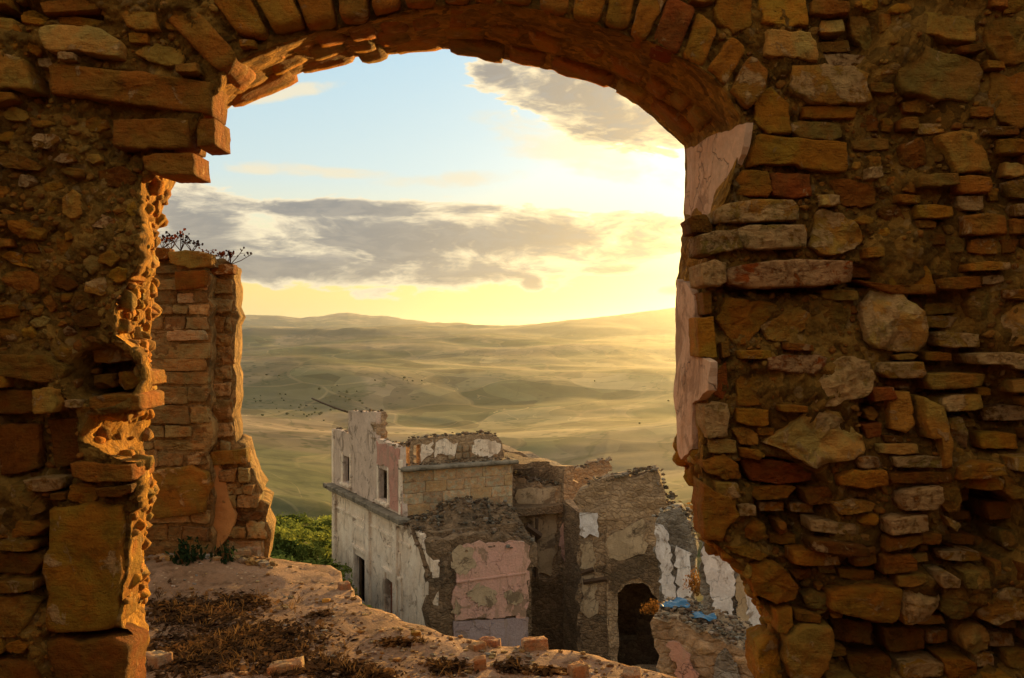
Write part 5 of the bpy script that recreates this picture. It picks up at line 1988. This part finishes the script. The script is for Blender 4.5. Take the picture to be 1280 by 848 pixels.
# rubble heap in the pit
Jh = Joiner()
rr = random.Random(31)
for _ in range(900):
    x, y = rr.uniform(2.2, 7.2), rr.uniform(23, 37)
    z = float(terrain_z(np.array([x]), np.array([y]))[0]) + .5 * math.exp(-((x - 5) / 1.6) ** 2 - ((y - 31) / 3) ** 2) * rr.random()
    debris(Jh, (x, y, z), (x, y, z), 1, rr.uniform(.08, .32), .1, rr, cols=('H', 'G', 'I', 'G'), dark=.8)
o = Jh.build('rubble_heap', M_RUBBLE_M, smooth=False)
tag(o, 'heap of fallen masonry in the pit between the ruins', 'rubble', kind='stuff')

# ------------------------------------------------------------------ vegetation
def leaf_material(name, c1, c2):
    m, b = mat_new(name)
    geo = b.n('ShaderNodeNewGeometry')
    ca = b.n('ShaderNodeAttribute', attribute_name='Col')
    oi = b.n('ShaderNodeObjectInfo')
    n = b.noise(geo.outputs['Position'], 3, 4, .6)
    col = b.mix(b.step(b.m('ADD', n, b.m('MULTIPLY', b.m('SUBTRACT', oi.outputs['Random'], .5), .55)), .35, .65), c1, c2)
    col = b.v('MULTIPLY', col, ca.outputs['Color'])
    d = b.n('ShaderNodeBsdfDiffuse'); b.put(d.inputs[0], col)
    t = b.n('ShaderNodeBsdfTranslucent'); b.put(t.inputs[0], b.v('SCALE', col, 1.3))
    mx = b.n('ShaderNodeMixShader'); mx.inputs[0].default_value = .35
    b.put(mx.inputs[1], d.outputs[0]); b.put(mx.inputs[2], t.outputs[0])
    o = b.n('ShaderNodeOutputMaterial'); b.put(o.inputs[0], mx.outputs[0])
    return m


M_BUSH = leaf_material('scrub_leaves', (.075, .105, .024), (.21, .24, .05))
M_IVY = leaf_material('dark_leaves', (.022, .040, .016), (.045, .075, .028))
M_DRY = leaf_material('dry_stalks', (.16, .09, .035), (.30, .18, .07))
M_DEAD = leaf_material('dead_leaves', (.045, .026, .014), (.11, .055, .02))
M_AUT = leaf_material('rusty_leaves', (.16, .075, .02), (.30, .15, .035))


def leaf_cloud(n, r, size, seed, shell=.55, flatz=.75, lumps=9):
    g = np.random.default_rng(seed)
    J = Joiner()
    cs = g.normal(size=(lumps, 3)); cs /= np.linalg.norm(cs, axis=1, keepdims=True)
    cs[:, 2] = np.abs(cs[:, 2]) * .8
    cs *= r * .55
    for k in range(n):
        c = cs[g.integers(lumps)]
        d = g.normal(size=3); d /= np.linalg.norm(d)
        p = c + d * r * .5 * g.uniform(shell, 1.0)
        p[2] = abs(p[2]) * flatz
        a = d + g.normal(size=3) * .7; a /= np.linalg.norm(a)
        u = np.cross(a, g.normal(size=3)); u /= np.linalg.norm(u)
        w = np.cross(a, u)
        s = size * g.uniform(.6, 1.3)
        q = [p - u * s, p - w * s * .45, p + u * s, p + w * s * .45]
        J.add(q, [(0, 1, 2, 3)], np.array([1, 1, 1]) * g.uniform(.65, 1.4))
    return J


bush_me = []
for k in range(5):
    J = leaf_cloud(950, 1.0, .075, 40 + k, .5, .72, 12)
    # dark woody heart so the bush is not see-through
    v, f = rock_geo(k)
    J.add(v * np.array([.78, .78, .5]) + np.array([0, 0, .12]), f, (.35, .35, .3))
    o = J.build('shrub', M_BUSH)
    bush_me.append(o.data)
    bpy.data.objects.remove(o)
rr = random.Random(3)
spots = []
tries = 0
while len(spots) < 80 and tries < 6000:
    tries += 1
    px_ = rr.uniform(296, 424); Y = 26 + 44 * rr.random() ** .8
    x = (px_ - 640) / F * Y
    rad = rr.uniform(.65, 1.7)
    if all((x - a) ** 2 + (Y - c) ** 2 > (.62 * (rad + d)) ** 2 for a, c, d in spots):
        spots.append((x, Y, rad))
zz = terrain_z(np.array([s[0] for s in spots]), np.array([s[1] for s in spots]))
for k, ((x, y, rad), z) in enumerate(zip(spots, zz)):
    o = link('shrub', bush_me[k % 5], None, None, (x, y, z - .05))
    o.scale = (rad * 1.15, rad, rad * rr.uniform(.75, 1.1))
    o.rotation_euler = (0, 0, rr.uniform(0, 6.28))
    tag(o, 'low cushion of green scrub on the hillside left of the white house', 'shrub', 'cushions of green scrub on the hillside')

# dark leafy plants at the foot of the broken wall
for k, (px_, Y, h, w, n, lab) in enumerate(((236, 6.55, .30, .17, 420, 'dark leafy bush at the foot of the broken wall, nearer the foreground pier'),
                                            (281, 6.62, .26, .13, 330, 'dark leafy bush at the foot of the broken wall, beside its ragged right end'))):
    J = leaf_cloud(n, 1.0, .13, 70 + k, .2, 1.3, 8)
    o = J.build('foliage', M_IVY)
    t = thing('bush', lab, 'bush', ((px_ - 640) / F * Y, Y, .02), 'bushes at the foot of the broken wall')
    o.parent = t
    o.scale = (w, w * .7, h * .85)
    st = Joiner()
    g = np.random.default_rng(k)
    for s in range(5):
        a = g.uniform(-1, 1, 2) * w * .6
        v, f = tube_geo([(0, 0, -.03), (a[0] * .4, a[1] * .4, h * .4), (a[0], a[1], h * .8)], [.008, .006, .003], 4)
        st.add(v, f, (1, 1, 1))
    st.build('stem', M_DRY, t)

# dry flowering weeds on top of the broken wall
def weed(px_, py_, Y, h, seed, lab, lean=0, red=False):
    g = np.random.default_rng(seed)
    base_ = wallpt(px_, py_, Y + .04)
    t = thing('weed', lab, 'plant', tuple(base_), 'weeds on top of the broken wall')
    st, fl = Joiner(), Joiner()
    for s in range(5):
        a = np.array([g.normal() * .05 + lean * .1, g.normal() * .03, h * g.uniform(.5, 1.0)])
        pts = [np.zeros(3), a * .5 + g.normal(size=3) * .006, a]
        v, f = tube_geo(pts, [.0035, .0028, .0018], 4)
        st.add(v, f)
        for q in range(5):
            tt = g.uniform(.45, 1)
            p = pts[1] * (1 - tt) + pts[2] * tt if tt < 1 else pts[2]
            e = p + np.array([g.normal() * .025, g.normal() * .015, g.uniform(.005, .03)])
            v, f = tube_geo([p, e], [.0018, .0012], 3)
            st.add(v, f)
            vv, ff = rock_geo(int(g.integers(20)))
            fl.add(vv * g.uniform(.006, .012) + e, ff, (1.2, .6, .7) if red else (.7, .5, .6))
    st.build('stalk', M_DRY, t)
    fl.build('flower_head', M_AUT if red else M_DEAD, t, kind='stuff')


for k, (x, y, Y, h, lean, red, lab) in enumerate(((203, 311, YA, .12, 0, False, 'leftmost dry weed on the broken wall, beside the dark top stone'),
                                     (214, 312, YA, .15, .1, True, 'tallest reddish weed sprouting from the broken wall top'),
                                     (226, 314, YA, .17, .1, False, 'branching dark seed-headed weed on the broken wall top'),
                                     (240, 315, YA, .09, 0, False, 'short dry tuft midway along the broken wall top'),
                                     (268, 330, YC, .14, -.1, True, 'dry weed at the left end of the lower right wall top'),
                                     (278, 330, YC, .10, 0, True, 'short reddish weed in the middle of the lower right wall top'),
                                     (288, 331, YC, .14, .45, False, 'dry weed leaning right at the end of the lower right wall top'))):
    weed(x, y, Y, h * .8, 300 + k, lab, lean, red)

# rusty brush by the broken wall end
for k, (px_, py_, Y, w, h, lab) in enumerate(((867, 742, 26, .45, .75, 'tall rusty dried bush between the two whitish ruined walls'),
                                              (815, 768, 18.6, .30, .28, 'orange weed on the left end of the wall stump'),
                                              (866, 650, 31, 1.0, .6, 'sunlit orange scrub on the crest behind the narrow wall end'))):
    base_ = wallpt(px_, py_, Y)
    J = leaf_cloud(500, 1.0, .09, 90 + k, .2, 1.2, 9)
    o = J.build('dry_bush', M_AUT, smooth=False)
    o.location = tuple(base_)
    o.scale = (w, w, h)
    tag(o, lab, 'bush', 'rusty dried bushes among the ruins')

# dead leaves and dry stalks lying on the terrace
g = np.random.default_rng(8)
J = Joiner()
patch = [(250, 770, 60, 16), (330, 800, 75, 24), (240, 820, 70, 30), (380, 838, 70, 16), (300, 755, 40, 8), (495, 806, 26, 4), (560, 835, 25, 8), (640, 835, 20, 6), (215, 760, 30, 10),
         (400, 770, 14, 4), (690, 838, 30, 5), (450, 842, 40, 8)]
wts = np.array([p[2] * p[3] for p in patch], float) ** .8
wts /= wts.sum()
for _ in range(9000):
    a, c, w_, h_ = patch[g.choice(len(patch), p=wts)]
    x, y = a + g.normal() * w_ * .55, c + g.normal() * h_ * .55
    if y < 735:
        continue
    X, Y = on_ground(x, y)
    z = float(terrace_h(np.array([X]), np.array([Y]))[0]) + abs(g.normal()) * .010 + .002
    s = g.uniform(.004, .013)
    ln = s * g.uniform(1, 3.5)
    an = g.uniform(0, 6.28)
    tl = g.normal() * .5
    u = np.array([math.cos(an), math.sin(an), math.sin(tl) * .7])
    w = np.array([-math.sin(an), math.cos(an), g.normal() * .4])
    p = np.array([X, Y, z])
    J.add([p - u * ln, p - w * s, p + u * ln, p + w * s], [(0, 1, 2, 3)], np.array([1, 1, 1]) * g.uniform(.5, 2.0))
tag(J.build('leaf_litter', M_DEAD, smooth=False), 'dark dead leaves and stalks scattered over the terrace', 'litter', kind='stuff')
# pebbles
J = Joiner()
rr = random.Random(15)
for _ in range(1500):
    x = rr.uniform(185, 860); y = 705 + 145 * rr.random() ** .8
    X, Y = on_ground(x, y)
    if not inside(np.array([(-9, -5), (6, -5)] + EDGE[::-1]), np.array([[X, Y]]))[0]:
        continue
    z = float(terrace_h(np.array([X]), np.array([Y]))[0])
    s = rr.choice([.006, .008, .011, .015, .022]) * rr.uniform(.7, 1.3)
    v, f = rock_geo(rr.randrange(24))
    J.add(v * np.array([s, s * .8, s * .6]) + np.array([X, Y, z + s * .1]), f, np.array(PAL[rr.choice('HGADCH')]) * rr.uniform(.7, 1.2))
for _ in range(260):   # rubble against the foot of the broken wall
    x = rr.uniform(190, 345); y = rr.uniform(696, 722)
    X, Y = on_ground(x, y)
    Y = min(Y, 6.75)
    z = float(terrace_h(np.array([X]), np.array([Y]))[0])
    s = rr.uniform(.012, .05)
    v, f = rock_geo(rr.randrange(24))
    J.add(v * np.array([s, s * .8, s * .7]) + np.array([X, Y, z + s * .2]), f, np.array(PAL[rr.choice('HGADCE')]) * rr.uniform(.7, 1.2))
tag(J.build('gravel', M_RUBBLE_M, smooth=False), 'loose chips and pebbles on the terrace', 'gravel', kind='stuff')

# loose bricks and stones one can pick out
PAL['T'] = (.40, .23, .12)
PAL['S'] = (.32, .17, .10)
PAL['o'] = (.33, .20, .10); PAL['t'] = (.36, .25, .15); PAL['b'] = (.33, .18, .10)
LOOSE = [(668, 809, (.09), .05, .04, 'T', 15, 'orange brick standing at the terrace edge, in front of the pink side wall'),
         (612, 804, .07, .04, .03, 'S', -20, 'reddish brick lying on the terrace edge, left of the orange brick'),
         (596, 812, .05, .04, .03, 'o', 40, 'small ochre stone just left of the reddish brick on the terrace edge'),
         (600, 836, .04, .03, .05, 'o', 10, 'upright ochre chip in front of the reddish brick'),
         (722, 842, .06, .05, .045, 'o', 30, 'ochre stone at the terrace edge below the wall with the vault'),
         (790, 846, .06, .05, .04, 't', -10, 'tan stone at the terrace edge closest to the foreground wall'),
         (358, 845, .11, .07, .035, 'o', 8, 'flat ochre stone lying among dead leaves at the bottom edge'),
         (195, 832, .10, .06, .05, 't', -35, 'tilted broken brick lying beside the foreground pier'),
         (408, 752, .03, .022, .015, 'p', 0, 'small pale stone alone on the bare earth'),
         (300, 712, .10, .07, .06, 'o', 20, 'ochre block at the foot of the ragged wall end'),
         (318, 706, .08, .06, .08, 't', -20, 'tan block at the foot of the ragged wall end, nearest the scrub'),
         (520, 796, .035, .03, .02, 'g', 10, 'small grey stone on the terrace edge under the white facade'),
         (430, 738, .05, .04, .035, 'b', 30, 'reddish stone on the terrace edge beside the white house')]
for k, (x, y, a, c, h, cl, rot, lab) in enumerate(LOOSE):
    X, Y = on_ground(x, y)
    z = float(terrace_h(np.array([X]), np.array([Y]))[0])
    th = R(rot)
    a, c, h = a * .78, c * .78, h * .8
    fr = Frame((X, Y, z), (math.cos(th), math.sin(th), 0.05), (-.05 * math.cos(th), 0, 1), (-math.sin(th), math.cos(th), 0))
    nm = 'brick' if cl in 'brTS' else 'stone'
    v, f = stone_geo([(-a, -c), (a * .95, -c * 1.05), (a, c), (-a * .9, c * .9)], fr, h * 1.4, .03, 'brick', 400 + k, n=28, rough=1.4)
    m_ = v.mean(0)
    o = link(nm, mesh(nm, v - m_, f), M_STONE, None, tuple(m_), (*PAL[cl], .2))
    tag(o, lab, 'brick' if nm == 'brick' else 'stone')

# ------------------------------------------------------------------ haze
vs_, fs_ = box_geo((0, 14900, -110), ((1, 0, 0), (0, 1, 0), (0, 0, 1)), (30000, 15200, 460))
hz = link('haze', mesh('haze', vs_, fs_, False))
hz['kind'] = 'stuff'
hz['label'] = 'thin golden haze filling the valley'
m = bpy.data.materials.new('haze_air'); m.use_nodes = True
nt = m.node_tree; nt.nodes.clear()
pv = nt.nodes.new('ShaderNodeVolumePrincipled')
pv.inputs['Color'].default_value = (.72, .80, .92, 1)
pv.inputs['Density'].default_value = 2.0e-5
pv.inputs['Anisotropy'].default_value = .84
oo = nt.nodes.new('ShaderNodeOutputMaterial')
nt.links.new(pv.outputs[0], oo.inputs['Volume'])
hz.data.materials.append(m)

# far trees and copses dotted over the valley
g = np.random.default_rng(5)
N = 5200
az = np.radians(g.uniform(-20, 14, N)); rr_ = np.exp(g.uniform(math.log(750), math.log(6500), N))
x, y = rr_ * np.sin(az), rr_ * np.cos(az)
p = np.c_[x, y, np.zeros(N)]
dens = fbm(p, 1 / 600, 4, 201, .6)
keep = ((dens > 1.02) | (g.random(N) < .002)) & (rr_ > 1700)
x, y, rr_ = x[keep], y[keep], rr_[keep]
z = terrain_z(x, y)
J = Joiner()
for k in range(len(x)):
    s_ = g.uniform(1.2, 4.6) * (1 + rr_[k] / 6000)
    v, f = rock_geo(int(g.integers(24)))
    J.add(v * np.array([s_, s_, s_ * .8]) + np.array([x[k], y[k], z[k] + s_ * .5]), f, np.array((.040, .050, .018)) * g.uniform(.7, 1.5))
tag(J.build('far_trees', M_RUBBLE_M, smooth=False), 'scattered dark trees and copses across the valley', 'trees', kind='stuff')
# dry grass tufts on the terrace
J = Joiner()
for _ in range(120):
    a, c, w_, h_ = patch[g.choice(len(patch), p=wts)]
    X, Y = on_ground(a + g.normal() * w_ * .6, max(725, c + g.normal() * h_ * .8))
    z0 = float(terrace_h(np.array([X]), np.array([Y]))[0])
    for q in range(int(g.integers(4, 10))):
        b0 = np.array([X + g.normal() * .012, Y + g.normal() * .012, z0])
        tip = b0 + np.array([g.normal() * .03, g.normal() * .03, g.uniform(.015, .07)])
        sd_ = np.array([.0018, 0, 0])
        mid = (b0 + tip) / 2 + np.array([0, 0, .008])
        J.add([b0 - sd_, b0 + sd_, mid + sd_, mid - sd_, tip], [(0, 1, 2, 3), (3, 2, 4)], np.array([1, 1, 1]) * g.uniform(.6, 1.6))
tag(J.build('dry_grass', leaf_material('brown_grass', (.07, .042, .02), (.15, .09, .04)), smooth=False), 'thin dry grass tufts among the dead leaves on the terrace', 'grass', kind='stuff')

# rough little stones sticking out of the broken inner faces of the arch
_rf = {}


def rock_fine(i):
    if i not in _rf:
        bm = bmesh.new()
        bmesh.ops.create_icosphere(bm, subdivisions=2, radius=1)
        bm.verts.index_update()
        v = np.array([tuple(a.co) for a in bm.verts]); f = [tuple(a.index for a in q.verts) for q in bm.faces]
        bm.free()
        q = np.random.default_rng(i + 900)
        for _ in range(9):
            n_ = q.normal(size=3); n_ /= np.linalg.norm(n_)
            d_ = v @ n_ - q.uniform(.5, .85)
            v = v - np.clip(d_, 0, None)[:, None] * n_
        _rf[i] = (v + .05 * fbm(v[:, :1] * [[1, 0, 0]] + v, 3, 2, i)[:, None] * v, f)
    return _rf[i]


J = Joiner()
seg = np.linalg.norm(np.diff(FW, axis=0), axis=1)
cum = np.concatenate([[0], np.cumsum(seg)])
for _ in range(1500):
    t = g.uniform(1.0, cum[-1] - .9)
    a = np.array([np.interp(t, cum, FW[:, k]) for k in range(3)])
    c = np.array([np.interp(t, cum, BW[:, k]) for k in range(3)])
    s_ = g.uniform(.05, .97)
    q = a * (1 - s_) + c * s_
    if q[0] > .3 and 1.38 < q[2] < 2.2:
        continue
    d = q - np.array([-.05, q[1], 1.6]); d /= np.linalg.norm(d)
    if q[2] > 2.12:
        continue
    v, f = rock_fine(int(g.integers(16)))
    r_ = g.choice([.008, .012, .018, .03]) * g.uniform(.7, 1.3)
    J.add(v * np.array([r_, r_ * g.uniform(.8, 1.6), r_ * g.uniform(.5, 1)]) + q + d * .004 - np.array([0, YF, 0]), f, np.array(PAL[g.choice(list('yygmky'))]) * 1.2 * g.uniform(.8, 1.15))
J.build('reveal_rubble', M_RUBBLE, ARCH, kind='stuff')
